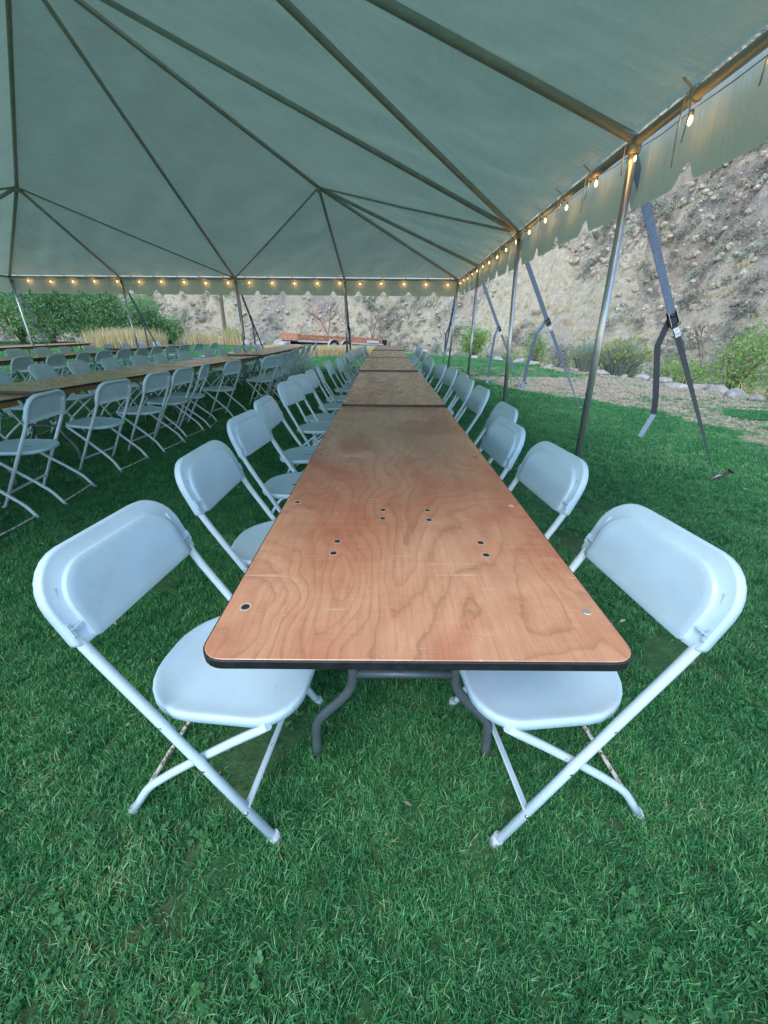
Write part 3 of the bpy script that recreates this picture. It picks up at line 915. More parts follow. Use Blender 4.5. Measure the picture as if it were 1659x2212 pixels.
# tie cords looped round the eave pipe
def ties(a, b, inward, seed):
    rr = random.Random(seed)
    L = (b-a).length; d = (b-a)/L; inn = Vector(inward).normalized()
    s = .22
    while s < L-.1:
        p = a + d*s
        ln = rr.uniform(.16, .36); dx = rr.uniform(-.05, .05)
        m = MB()
        loop = []
        for k in range(9):
            t = math.pi*2*k/8
            loop.append(off(p + inn*(.036*math.cos(t)) + Vector((0, 0, -.01 + .040*math.sin(t))) + d*(.03*k/8)))
        m.tube(loop, .0045, 5)
        q = p + inn*.036
        for e, l2 in ((.02, ln), (-.02, ln*.7)):
            m.tube([off(q), off(q + d*e*1.5 + inn*.02 + Vector((0, 0, -.03))), off(q + d*(e*2+dx*.4) + inn*.012 + Vector((0, 0, -l2*.5))), off(q + d*(e+dx) + inn*.008 + Vector((0, 0, -l2)))], .0038, 5)
        # gather strap going up to the roof panel
        m.ribbon([off(q + Vector((0, 0, .0))), off(q + inn*.07 + Vector((0, 0, .045)))], .02, d, .002)
        m.build('tie_cord', 'cord', tent)
        s += .605 + rr.uniform(-.03, .03)
ties(NR, CR, (-1, 0, 0), 3)
ties(CR, CL, (0, -1, 0), 4)

# ------------------------------------------------------------------ string lights
def lights(a, b, inward, label, seed, s0=.3, step=.585):
    rr = random.Random(seed)
    t = thing('string_lights', label, 'string lights', (a.x, a.y, a.z-.06), 0, 'string lights along the eaves')
    o = Vector((a.x, a.y, a.z-.06))
    inn = Vector(inward).normalized()*.014*0
    outw = -Vector(inward).normalized()*.012
    L = (b-a).length; d = (b-a)/L
    pts = []; k = 0; s = s0; bulbs = []
    pts.append(a - o + Vector((0, 0, -.05)))
    while s < L-.05:
        dz = rr.uniform(-.015, .015)
        p = a + d*s + outw + Vector((0, 0, -.055+dz)) - o
        bulbs.append(p)
        pts.append(p)
        pts.append(a + d*min(L, s+step/2) + outw + Vector((0, 0, -.072+rr.uniform(-.01, .01))) - o)
        s += step*rr.uniform(.94, 1.06)
    MB().tube(pts, .0028, 5).build('cord', 'wire', t)
    for p in bulbs:
        q = p + Vector((0, 0, -.018))
        sk = MB().tube([p, q + Vector((0, 0, -.008))], .0095, 8).build('socket', 'wire', t)
        prof = [(.005, -.02), (.009, -.030), (.0125, -.042), (.0135, -.050), (.011, -.060), (.006, -.067), (.002, -.070)]
        m = MB(); m.loops([[(p.x+r*math.cos(u*math.pi/4), p.y+r*math.sin(u*math.pi/4), p.z+z) for u in range(8)] for r, z in prof])
        m.build('bulb', 'bulb', t)
        ld = LD
        lo = bpy.data.objects.new('bulb_glow', ld); C.objects.link(lo); lo.parent = t
        lo.location = p + Vector((0, 0, -.052)) - outw*2.6
LD = bpy.data.lights.new('bulb_glow', 'POINT')
LD.energy = 0.10; LD.shadow_soft_size = .02; LD.color = (1.0, .47, .13)
lights(CR, NR + Vector((0, .1, 0)), (-1, 0, 0), 'warm glowing string lights along the right eave of the tent', 5, .28, .6)
lights(CL + Vector((.1, 0, 0)), CR, (0, -1, 0), 'warm glowing string lights along the far eave of the tent', 6, .35, .585)

# ------------------------------------------------------------------ ratchet straps
SG = 'ratchet straps anchoring the tent poles'
def strap(topp, stake, tr, tail, label, seed=0, tagged=True, low='web'):
    rr = random.Random(seed)
    topp = Vector(topp); stake = Vector(stake)
    t = thing('ratchet_strap', label, 'strap', stake, 0, SG)
    o = stake
    d = (topp - stake).normalized()
    h = Vector((d.x, d.y, 0)).normalized() if Vector((d.x, d.y, 0)).length > .01 else Vector((1, 0, 0))
    side = h.cross(Vector((0, 0, 1))) if abs(h.y) > .7 else d.cross(Vector((0, 1, 0))).normalized()
    n = d.cross(side).normalized()
    rp = topp.lerp(stake, tr)
    MB().ribbon([topp - o, topp.lerp(rp, .3) - o + n*.002, rp - o], .062, side).build('upper_webbing', 'web', t)
    # twisted lower webbing
    m = MB(); L = []
    e = stake + Vector((0, 0, .05))
    for k in range(9):
        u = k/8; p = rp.lerp(e, u) - o
        an = u*u*1.1
        sd = (side*math.cos(an) + n*math.sin(an)).normalized(); nn = d.cross(sd)
        w = .050*(1-.35*u)
        L.append([p+sd*w/2+nn*.0015, p-sd*w/2+nn*.0015, p-sd*w/2-nn*.0015, p+sd*w/2-nn*.0015])
    m.loops(L, smooth=False); m.build('lower_webbing', low, t)
    # stake driven at an angle, webbing looped round it
    a2 = Vector((.35*side.x+.9*h.x, .35*side.y+.9*h.y, 0)).normalized()
    s0 = stake - o
    outd = -a2
    MB().tube([s0 - outd*.10 + Vector((0, 0, -.04)), s0 + outd*.12 + Vector((0, 0, .10))], .014, 8).build('stake', 'rust', t)
    q = s0 + outd*.12 + Vector((0, 0, .10))
    MB().tube([q, q + (outd*.12 + Vector((0, 0, .14))).normalized()*.016], .028, 10).build('stake_head', 'rust', t)
    MB().add([e-o+side*.018, e-o-side*.018, s0+outd*.06+Vector((0, 0, .075))+n*.004, s0-outd*.05+Vector((0, 0, -.0)), e-o+side*.018+n*.004, e-o-side*.018+n*.004, s0+outd*.06+Vector((0, 0, .075))+n*.008, s0-outd*.05+n*.004],
             [(0,1,3,2),(4,6,7,5),(0,2,6,4),(1,5,7,3),(2,3,7,6),(0,4,5,1)]).build('anchor_loop', 'web_light', t)
    # ratchet: two side plates, spool, handle loop
    r = rp - o
    rt = bpy.data.objects.new('ratchet', MB().tube([r + side*.034, r - side*.034], .014, 10).mesh('ratchet', 'dark_metal')); C.objects.link(rt); rt.parent = t
    for s in (-1, 1):
        m = MB(); m.bar(r + side*(s*.031) + d*.035, r + side*(s*.031) - d*.075, .034, .003, up=side); m.build('side_plate', 'steel', rt)
    m = MB(); m.tube([r + side*.036 - d*.0, r + side*.037 - d*.085 + n*.012, r - side*.037 - d*.085 + n*.012, r - side*.036], .0055, 8); m.build('handle', 'dark_metal', rt)
    m = MB(); m.bar(r - side*.026 - d*.05, r + side*.026 - d*.05, .012, .03, up=d); m.tube([r - side*.028 - d*.068, r + side*.028 - d*.068], .006, 8); m.build('pawl', 'dark_metal', rt)
    if tagged:
        g0 = r - d*.10 + n*.004
        f = MB().ribbon([g0, g0 - d*.035 + n*.010, g0 - d*.075 + n*.006], .042, side, .0015).build('label_tag', 'tag', t)
        for sgn in (1, -1):
            m = MB()
            for q in range(3):
                c = g0 - d*(.018+.016*q) + n*(.0055+.0018*q + (.0016 if sgn > 0 else -.0020))
                m.bar(c - side*.014, c + side*.012, .004, .0006, up=n)
            m.build('tag_print', 'tag_ink', f)
    if tail:
        tp_ = [Vector(p) - o for p in tail]
        MB().ribbon([r - n*.01] + tp_[:-1], .050, side).build('loose_tail', low, t)
        MB().ribbon([tp_[-2], tp_[-1]], .050, side, .004).build('tail_end', 'web_light', t)
strap(P0 + Vector((.02, .03, -.08)), (3.05, 3.42, 0), .42, [(2.25, 3.50, 1.22), (2.34, 3.46, .80), (2.335, 3.47, .63), (2.40, 3.48, .55), (2.31, 3.5, .39)][0:0] + [(2.24, 3.50, 1.15), (2.33, 3.47, .74), (2.36, 3.48, .60), (2.31, 3.50, .40)],
      'dark ratchet strap with a loose hanging tail, nearest on the right lawn', 1, True, 'web_dark')
strap(P1 + Vector((.02, .03, -.08)), (3.36, 6.88, 0), .41, [(2.32, 6.6, 1.2), (2.26, 6.62, .75), (2.24, 6.6, .5), (2.22, 6.6, .38)], 'ratchet strap coloured with blue sky sheen, white tag, behind the nearest right pole', 2)
strap(P2 + Vector((.02, .03, -.08)), (3.24, 9.75, 0), .45, [(2.45, 9.6, 1.15), (2.42, 9.6, .7), (2.40, 9.6, .25), (2.39, 9.6, .12)], 'ratchet strap from the third right pole, staked in the worn dirt', 3)
strap(CR + Vector((0, .05, -.08)), (1.85, 13.5, 0), .4, [(1.80, 12.75, 1.1), (1.80, 12.75, .7), (1.80, 12.75, .5)], 'ratchet strap staked behind the far right corner pole', 4, False)
strap(E1 + Vector((0, .05, -.08)), (-1.07, 13.45, 0), .45, [(-1.05, 12.8, 1.2), (-1.05, 12.8, .7), (-1.05, 12.8, .3)], 'ratchet strap on the far eave pole in front of the trailer', 5, False)
strap(E2 + Vector((.02, .05, -.08)), (-3.64, 13.3, 0), .35, [(-3.85, 12.6, 1.2), (-3.85, 12.6, .6), (-3.85, 12.6, .3)], 'ratchet strap on the far eave pole by the thin tree trunks', 6, False)
strap(E3 + Vector((.02, .05, -.08)), (-6.82, 13.1, 0), .40, [(-6.98, 12.5, 1.1), (-6.98, 12.5, .6), (-6.96, 12.5, .3)], 'ratchet strap on the far eave pole beside the leafy trees', 7, False)
strap(CL + Vector((.02, .05, -.08)), (-10.2, 12.95, 0), .45, None, 'ratchet strap at the far left corner pole before green foliage', 8, False)

# ------------------------------------------------------------------ boulders
def boulder(x, y, sx, sy, sz, label, seed, name='boulder'):
    rr = np.random.default_rng(seed)
    n, k = 14, 9
    m = MB(); L = []
    dirs = rr.normal(size=(9, 3)); dirs /= np.linalg.norm(dirs, axis=1)[:, None]; ds = rr.uniform(.50, .88, 9)
    for j in range(1, k):
        th = math.pi*j/k
        loop = []
        for i in range(n):
            ph = 2*math.pi*i/n
            p = np.array([math.sin(th)*math.cos(ph), math.sin(th)*math.sin(ph), math.cos(th)])
            r = 1.0
            for dd, q in zip(dirs, ds):
                c = p @ dd
                if c > 0: r = min(r, q/c)
            r *= 1 + .05*(rr.random()-.5)
            loop.append((p[0]*r*sx, p[1]*r*sy, p[2]*r*sz))
        L.append(loop)
    m.loops(L[::-1])
    z, _ = height(np.array([x]), np.array([y]))
    o = m.build(name, 'boulder')
    o.location = (x, y, float(z[0]) + sz*.12); o.rotation_euler = (0, 0, rr.uniform(0, 6))
    tag(o, label, 'boulder', 'stones lining the edge of the dirt path')
bl = [(7.30,8.05,.26,.22,.20,'dark grey boulder at the far right end of the stone line'),
      (7.35,8.60,.38,.28,.22,'pale veined boulder second from the right end of the stone line'),
      (7.55,9.45,.48,.30,.24,'large pale green veined boulder in front of the right hand weeds'),
      (7.45,9.95,.34,.25,.18,'small flat grey stone left of the large veined boulder'),
      (7.10,10.1,.40,.26,.20,'white rounded boulder behind the nearest strap tail'),
      (7.28,11.1,.50,.34,.20,'low tan boulder between the straps and the yellow bush'),
      (7.12,11.75,.36,.28,.18,'low brown stone left of the low tan boulder'),
      (6.92,12.2,.22,.18,.13,'small pale stone right of the yellow flowering bush'),
      (6.60,12.9,.44,.32,.22,'rounded tan boulder at the foot of the yellow flowering bush'),
      (6.30,14.1,.30,.24,.20,'grey stone on the left side of the yellow flowering bush'),
      (5.95,15.4,.34,.26,.18,'pale flat stone in the stone line behind the second strap'),
      (5.70,16.4,.42,.30,.24,'pale blue grey boulder between the second and third right poles'),
      (5.45,17.5,.40,.28,.26,'whitish boulder near the grass edge behind the second pole'),
      (4.9,18.9,.30,.22,.18,'small stone right of the bright green bush'),
      (4.1,19.9,.34,.24,.18,'stone half hidden below the bright green bush'),
      (3.2,21.4,.42,.3,.2,'white stone behind the far right corner pole'),
      (2.0,23.0,.45,.3,.24,'pale stone between the corner pole and the trailer hitch'),
      (-7.9,31.6,.8,.5,.45,'broad white boulder far behind the second table row'),
      (-9.6,32.2,.55,.4,.34,'white boulder below the round yellow bush'),
      (-10.9,33,.65,.4,.38,'low pale boulder far away left of the broad white one'),
      (-13.4,34.3,.6,.4,.36,'pale boulder farthest left beyond the third table row'),
      (-6.2,30.3,.6,.4,.34,'pale stone beside the left end of the trailer')]
for i, b in enumerate(bl):
    k = .82 if b[1] < 16 else 1
    boulder(b[0]+.15, b[1], b[2]*k, b[3]*k, b[4]*k*rnd.uniform(.7, 1.1), b[5], 100+i)

# ------------------------------------------------------------------ foliage builders
def leaf_cloud(blobs, n, size, aspect=.35, seed=0, droop=0.0, shell=.5):
    rr = np.random.default_rng(seed)
    bl = np.array(blobs, float)
    vol = bl[:,3]*bl[:,4]*bl[:,5]
    idx = rr.choice(len(bl), n, p=vol/vol.sum())
    d = rr.normal(size=(n, 3)); d /= np.linalg.norm(d, axis=1)[:, None]
    rad = rr.random(n)**(1/3)*(1-shell)+shell*rr.uniform(.7, 1.06, n)
    # clumping
    c = bl[idx,:3] + d*rad[:,None]*bl[idx,3:6]
    cl = c[rr.integers(0, n, max(8, n//45))]
    near = rr.integers(0, len(cl), n)
    pull = rr.random(n) < .5
    jit = rr.normal(size=(n, 3))*size*2.2
    nb = cl[near]
    dist = np.linalg.norm(nb-c, axis=1)
    c = np.where((pull & (dist < size*14))[:,None], nb+jit, c)
    ax = rr.normal(size=(n, 3)); ax[:,2] -= droop; ax /= np.linalg.norm(ax, axis=1)[:,None]
    sd = np.cross(ax, rr.normal(size=(n, 3))); sd /= np.linalg.norm(sd, axis=1)[:,None]
    L = size*rr.uniform(.6, 1.4, n)[:,None]; W = L*aspect
    v = np.stack([c-ax*L/2, c+sd*W/2, c+ax*L/2, c-sd*W/2], 1).reshape(-1, 3)
    f = np.arange(4*n).reshape(-1, 4)
    return v, f
def branchy(m, base, h, spread, seed, r0=.08, n=6, lean=0.):
    rr = random.Random(seed)
    x, y, z = base
    for i in range(n):
        a = rr.uniform(0, 6.28); s = spread*rr.uniform(.3, 1)
        p = Vector((x, y, z)); q = Vector((x+math.cos(a)*s*.3, y+math.sin(a)*s*.3, z+h*.4)); e = Vector((x+math.cos(a)*s, y+math.sin(a)*s, z+h*rr.uniform(.7, .95)))
        m.tube([p, q, e], [r0, r0*.6, r0*.15], 6)
def gz(x, y): return float(height(np.array([float(x)]), np.array([float(y)]))[0][0])
def tree(name, x, y, h, w, n, size, mat, label, cat, seed, group=None, nb=7, asp=.3, low=.1, r0=.09):
    rr = random.Random(seed)
    z = gz(x, y)
    t = thing(name, label, cat, (x, y, z), 0, group)
    m = MB(); branchy(m, (0, 0, -.1), h*.85, w*.8, seed, r0, 7)
    m.build('trunk', 'bark', t)
    blobs = []
    for i in range(nb):
        a = rr.uniform(0, 6.28); rad = w*rr.uniform(.1, .62); zz = h*rr.uniform(low+.18, .8)
        k = rr.uniform(.32, .52)
        blobs.append((math.cos(a)*rad, math.sin(a)*rad, zz, w*k, w*k, h*k*.55))
    blobs.append((0, 0, h*.45, w*.6, w*.6, h*.42))
    v, f = leaf_cloud(blobs, n, size, asp, seed, .4)
    v[:,2] = np.maximum(v[:,2], .02)
    me = mesh_np('crown', v, f, mat, False)
    o = bpy.data.objects.new('crown', me); C.objects.link(o); o.parent = t
    return t
TG = 'leafy willows beyond the far left corner of the tent'
tree('willow_tree', -28.5, 33.5, 6.5, 3.6, 15000, .26, 'willow', 'broad willow tree at the left edge of the photo, dense grey green crown', 'tree', 1, TG)
tree('willow_tree', -24.6, 31.5, 5.6, 2.9, 13000, .22, 'willow', 'willow tree with yellow green leaves behind the far left corner pole', 'tree', 2, TG)
tree('willow_tree', -21.6, 33.0, 5.0, 2.8, 13000, .22, 'willow', 'rounded willow tree in the middle of the green group', 'tree', 3, TG)
tree('willow_tree', -19.4, 34.0, 3.4, 2.3, 11000, .20, 'willow', 'lower willow sloping down to the dry reeds at the right of the group', 'tree', 4, TG)
tree('willow_tree', -17.9, 35.5, 2.2, 1.8, 6000, .18, 'willow', 'smallest willow bush, rightmost of the green group beyond the reeds', 'tree', 5, TG)
tree('willow_tree', -33, 31, 6.8, 4.2, 12000, .3, 'willow', 'tall willow standing outside the left edge', 'tree', 6, TG)
tree('willow_tree', -26.5, 38, 7.5, 4.0, 12000, .28, 'willow', 'tallest willow rising behind the others', 'tree', 7, TG)
# shrubs
BG = 'shrubs along the stream bank'
tree('green_bush', 4.35, 20.9, 1.5, .85, 3500, .11, 'bush', 'bright green bush behind the far right corner poles', 'bush', 11, BG)
tree('green_bush', 5.3, 20.6, .7, .7, 1500, .08, 'sage', 'low grey green bush right of the bright green one', 'bush', 12, BG)
tree('green_bush', 6.6, 18.6, 1.5, .8, 2200, .09, 'bush', 'loose green bush seen between the second and third right poles', 'bush', 13, BG, 5)
tree('green_bush', 9.2, 9.0, .95, .95, 4200, .07, 'bush', 'leafy green bush at the right edge behind the boulders', 'bush', 14, BG)
tree('green_bush', 8.9, 10.5, 1.9, .9, 3600, .08, 'bush', 'taller sprawling green bush above the large veined boulder', 'bush', 15, BG, 6)
tree('green_bush', 8.6, 12.0, 1.0, .9, 3000, .07, 'bush', 'low green bush behind the tan boulders', 'bush', 16, BG)
tree('green_bush', 10.8, 9.6, 2.0, 1.0, 2200, .08, 'bush', 'open olive bush farthest back at the right edge', 'bush', 17, BG)
tree('green_bush', 7.9, 13.6, .9, .7, 2000, .06, 'bush', 'small green bush right of the yellow flowering bush', 'bush', 18, BG)
tree('green_bush', 8.2, 7.5, .9, .9, 3800, .075, 'willow', 'dark green weeds at the far right of the stone line', 'bush', 19, BG)
tree('sage_bush', 8.9, 21.5, 1.6, 1.0, 2600, .1, 'brush', 'grey brown bush above the pale boulders behind the second strap', 'bush', 20, BG)
tree('yellow_bush', -13.1, 36.3, 1.9, 1.4, 3500, .12, 'yellowbush', 'round yellow bush below the thin tree trunks', 'bush', 21, 'yellow bushes')
tree('yellow_bush', -17.0, 38.5, 1.2, 1.0, 1500, .12, 'yellowbush', 'small yellow bush left of the round yellow one', 'bush', 22, 'yellow bushes')
# yellow flowering rabbitbrush: upright stems with yellow tips
def rabbit(x, y, w, h, n, label, seed, yel=.7):
    rr = np.random.default_rng(seed)
    t = thing('flowering_bush', label, 'bush', (x, y, gz(x, y)), 0, 'grey stemmed flowering bushes')
    a = rr.uniform(0, 2*np.pi, n); q = np.sqrt(rr.random(n))
    bx = np.cos(a)*q*w*.35; by = np.sin(a)*q*w*.35
    tx = np.cos(a)*q*w; ty = np.sin(a)*q*w; tz = h*(1-.45*q**2)*rr.uniform(.75, 1.08, n)
    sd = rr.normal(size=(n, 3)); sd[:,2] = 0; sd /= np.linalg.norm(sd, axis=1)[:,None]; sd *= .010
    b = np.stack([bx, by, np.zeros(n)], 1); e = np.stack([tx, ty, tz], 1)
    md = (b+e)/2; md[:,2] += .12*h*q; md[:,:2] *= .92
    v = np.stack([b-sd, b+sd, md+sd, md-sd, e+sd*.6, e-sd*.6], 1).reshape(-1, 3)
    k = np.arange(n)[:,None]*6
    f = np.concatenate([k+np.array([[0,1,2,3]]), k+np.array([[3,2,4,5]])], 0)
    o = bpy.data.objects.new('stems', mesh_np('stems', v, f, 'sage', False)); C.objects.link(o); o.parent = t
    blobs = [(float(e[i,0]), float(e[i,1]), float(e[i,2]), .05, .05, .045) for i in range(0, n, 4) if rr.random() < yel]
    v, f = leaf_cloud(blobs, len(blobs)*22, .035, .6, seed, 0, .2)
    o = bpy.data.objects.new('flowers', mesh_np('flowers', v, f, 'yellowbush', False)); C.objects.link(o); o.parent = t
    blobs = [(float(md[i,0]), float(md[i,1]), float(md[i,2]), .12, .12, .15) for i in range(0, n, 5)]
    v, f = leaf_cloud(blobs, len(blobs)*20, .05, .25, seed+1, -.6, .1)
    o = bpy.data.objects.new('foliage', mesh_np('foliage', v, f, 'sage', False)); C.objects.link(o); o.parent = t
rabbit(7.45, 13.2, .85, 1.15, 900, 'large grey green bush with yellow flower tips behind the nearest pole', 31, .9)
rabbit(6.75, 14.0, .70, 1.0, 700, 'silvery green bush with few yellow tips left of the nearest pole', 32, .3)
rabbit(5.9, 21.0, .6, .7, 400, 'small silvery bush on the bank beside the bright green bush', 33, .2)

# trunks and bare branches
def pine(x, y, h, lean, label, seed, crown=True):
    rr = random.Random(seed)
    z = gz(x, y)
    t = thing('pine_tree', label, 'tree', (x, y, z), 0, 'tall thin pines behind the far eave')
    m = MB()
    pts = [(lean*u*h + .05*math.sin(u*9+seed), .03*math.sin(u*7), -.2+u*(h+.2)) for u in [k/8 for k in range(9)]]
    m.tube(pts, [.20*(1-.7*k/8) for k in range(9)], 8)
    m.build('trunk', 'bark', t)
    m = MB()
    for k in range(26):
        u = rr.uniform(.42, .98); a = rr.uniform(0, 6.28); L = rr.uniform(.8, 2.2)*(1.2-u)
        b = Vector((lean*u*h, 0, u*h))
        m.tube([b, b+Vector((math.cos(a)*L*.6, math.sin(a)*L*.6, .1)), b+Vector((math.cos(a)*L, math.sin(a)*L, -.15))], [.035, .02, .008], 5)
    m.build('branches', 'bark', t)
    blobs = [(lean*u*h+rr.uniform(-1, 1)*(1.3-u)*1.4, rr.uniform(-1, 1)*(1.3-u)*1.4, u*h, .7, .7, .4) for u in [rr.uniform(.42, 1) for _ in range(22)]]
    v, f = leaf_cloud(blobs, 7000, .16, .12, seed, .2, .1)
    o = bpy.data.objects.new('crown', mesh_np('crown', v, f, 'willow', False)); C.objects.link(o); o.parent = t
pine(-14.3, 38.5, 11, .006, 'thin pine trunk left of the far eave pole, rising behind the valance', 3)
pine(-14.2, 43.0, 12, -.01, 'second thin pine trunk just right of the far eave pole', 4)
def snag(x, y, h, label, seed):
    rr = random.Random(seed)
    t = thing('bare_tree', label, 'tree', (x, y, gz(x, y)), 0, 'bare branching trees on the slope')
    m = MB(); m.tube([(0, 0, -.3), (.1, 0, h*.3), (.05, 0, h*.45)], [.12, .09, .07], 7); m.build('trunk', 'deadwood', t)
    m = MB()
    def rec(p, d, L, r, k):
        e = p + d*L
        mid = p.lerp(e, .5) + Vector((rr.uniform(-1, 1), rr.uniform(-1, 1), rr.uniform(-1, 1)))*L*.08
        m.tube([p, mid, e], [r, r*.8, r*.55], 5, cap=False)
        if k == 0: return
        for _ in range(3):
            dd = (d + Vector((rr.uniform(-1, 1), rr.uniform(-1, 1), rr.uniform(-.5, .8)))*.8).normalized()
            rec(e, dd, L*.7, r*.55, k-1)
    for _ in range(3):
        rec(Vector((.05, 0, h*.42)), Vector((rr.uniform(-.8, .8), rr.uniform(-.5, .5), 1)).normalized(), h*.28, .06, 3)
    m.build('branches', 'deadwood', t)
snag(-5.2, 38.5, 4.2, 'bare forked tree on the slope above the trailer', 5)
snag(-1.2, 37.0, 3.2, 'low bare tree on the slope above the trailer toolbox', 6)
snag(17.5, 14.5, 2.6, 'bare twisted shrub on the slope right of the nearest strap', 7)
snag(15.5, 20.5, 2.4, 'bare shrub on the slope between the nearest pole and strap', 8)

# ------------------------------------------------------------------ reeds and dry bank (uncountable)
def blades(pts, hmin, hmax, w, mat, name, seed, lean=.18, group=None):
    rr = np.random.default_rng(seed); n = len(pts)
    p = np.array(pts, float); h = rr.uniform(hmin, hmax, n)
    a = rr.uniform(0, 6.283, n); ln = rr.random(n)*lean
    top = p + np.stack([np.cos(a)*ln*h, np.sin(a)*ln*h, h], 1)
    mid = p*.5+top*.5; mid[:,2] += .06*h; mid[:,:2] -= (top-p)[:,:2]*.12
    b = rr.uniform(0, 6.283, n); sd = np.stack([np.cos(b), np.sin(b), np.zeros(n)], 1)*w/2
    v = np.stack([p-sd, p+sd, mid+sd*.8, mid-sd*.8, top], 1).reshape(-1, 3)
    me = bpy.data.meshes.new(name)
    k = np.arange(n)[:,None]*5
    tri = np.concatenate([k+np.array([[0,1,2]]), k+np.array([[0,2,3]]), k+np.array([[3,2,4]])], 0)
    o = bpy.data.objects.new(name, mesh_np(name, v, tri, mat, False)); C.objects.link(o)
    o['kind'] = 'stuff'
    return o
def scat(n, x0, x1, y0, y1, seed, fn=None):
    rr = np.random.default_rng(seed)
    x = rr.uniform(x0, x1, n); y = rr.uniform(y0, y1, n)
    if fn is not None:
        k = fn(x, y, rr); x, y = x[k], y[k]
    z, _ = height(x, y)
    return np.stack([x, y, z], 1)
o = blades(scat(4200, -19.3, -15.2, 26.5, 30, 5, lambda x, y, r: r.random(len(x)) < np.clip(1.3-np.abs(x+17.0)/2, 0, 1)), .5, 1.35, .028, 'reed', 'dry_reeds', 1, .22)
tag(o, 'tall pale dry reeds standing in front of the willows', 'reeds')
o = blades(scat(900, -16, -11.5, 33, 37, 6, lambda x, y, r: r.random(len(x)) < .8), .5, 1.4, .04, 'reed', 'dry_reeds', 2, .25)
tag(o, 'thin dry reeds at the foot of the slope right of the willows', 'reeds')
o = blades(scat(26000, -6.2, -.4, 20.2, 22.4, 7), .25, .52, .022, 'reed', 'straw_bank', 3, .3)
tag(o, 'straw coloured dry grass bank in front of the trailer', 'dry grass')
o = blades(scat(4500, 7.8, 15, 6, 26, 8, lambda x, y, r: (sdist(x, y) > .4) & (sdist(x, y) < 7) & (fbm(x*.8, y*.8, 3, 3) > .45)), .2, .55, .014, 'reed', 'bank_grass', 4, .5)
tag(o, 'dry grass on the stream bank behind the stone line', 'dry grass')

# ------------------------------------------------------------------ trailer
tx0, ty0, tz0 = -4.9, 24.0, .60     # tail end
tx1, ty1, tz1 = -.15, 28.0, .30     # nose end
tr = thing('flatbed_trailer', 'flatbed utility trailer with faded orange side boards, nose resting low', 'trailer', (tx0, ty0, 0))
A = Vector((0, 0, tz0)); B = Vector((tx1-tx0, ty1-ty0, tz1)); D = (B-A); TLn = D.length; D.normalize()
sideV = Vector((-D.y, D.x, 0)).normalized(); upv = D.cross(sideV); upv = -upv if upv.z < 0 else upv
def tp3(s, w, h): return A + D*s + sideV*w + upv*h
def tbox(m, s0, s1, w0, w1, h0, h1):
    vs = [tp3(s, w, h) for h in (h0, h1) for (s, w) in ((s0, w0), (s1, w0), (s1, w1), (s0, w1))]
    m.add(vs, [(0,3,2,1),(4,5,6,7),(0,1,5,4),(1,2,6,5),(2,3,7,6),(3,0,4,7)])
    return m
tbox(MB(), 0, TLn, 0, 2.0, -.06, .0).build('deck', 'black_frame', tr)
tbox(MB(), .4, TLn, .25, .38, -.22, -.062).build('frame_beam', 'black_frame', tr)
tbox(MB(), .4, TLn, 1.6, 1.73, -.22, -.062).build('frame_beam', 'black_frame', tr)
tbox(MB(), -.02, TLn+.02, -.03, -.001, -.055, .03).build('rub_rail', 'fender', tr)
for w in (0.0, 1.96):
    for (h0, h1) in ((.035, .17), (.19, .33)):
        tbox(MB(), 0, TLn*.985, w, w+.035, h0, h1).build('side_board', 'orange', tr)
    for k in range(8):
        s = .05 + k*(TLn*.985-.12)/7
        tbox(MB(), s, s+.07, w-.025, w-.001, .0, .36).build('stake_post', 'orange', tr)
for (h0, h1) in ((.035, .17), (.19, .38)):
    tbox(MB(), -.04, -.002, .02, 1.98, h0, h1).build('tailboard', 'orange', tr)
    tbox(MB(), TLn*.985+.002, TLn*.985+.04, .02, 1.98, h0, h1).build('headboard', 'orange', tr)
for s in (2.35, 3.25):
    for w in (-.12, 1.9):
        c = tp3(s, w, -.24)
        wh = MB().tube([c, c+sideV*.2], .34, 20).build('wheel', 'tyre', tr)
        MB().tube([c-sideV*.012, c+sideV*.03], .20, 16).build('rim', 'rim', wh)
for w in (-.14, 1.88):
    m = MB()
    for s in (2.35, 3.25):
        arc = [tp3(s + .40*math.cos(u), w+.11, -.24+.40*math.sin(u)) for u in [math.pi*k/8 for k in range(9)]]
        m.ribbon(arc, .24, sideV, .012)
    m.build('fender', 'fender', tr)
tbox(MB(), TLn*.985-1.25, TLn*.985-.3, -.06, -.032, .06, .2).build('notice_board', 'tag', tr)
m = MB(); m.bar(tp3(TLn, .3, -.12), tp3(TLn+1.5, 1.0, -.14), .09, .1); m.bar(tp3(TLn, 1.7, -.12), tp3(TLn+1.5, 1.0, -.14), .09, .1)
m.build('tongue', 'black_frame', tr)
MB().tube([tp3(TLn+1.45, 1.0, -.12), tp3(TLn+1.8, 1.0, -.10)], [.05, .04], 8).build('coupler', 'dark_metal', tr)
MB().tube([tp3(TLn+1.3, .85, .18), tp3(TLn+1.3, .85, -.28)], .03, 8).build('jack', 'dark_metal', tr)
m = MB(); tbox(m, TLn+.12, TLn+.72, .45, 1.5, -.06, .28); m.build('toolbox', 'black_frame', tr)

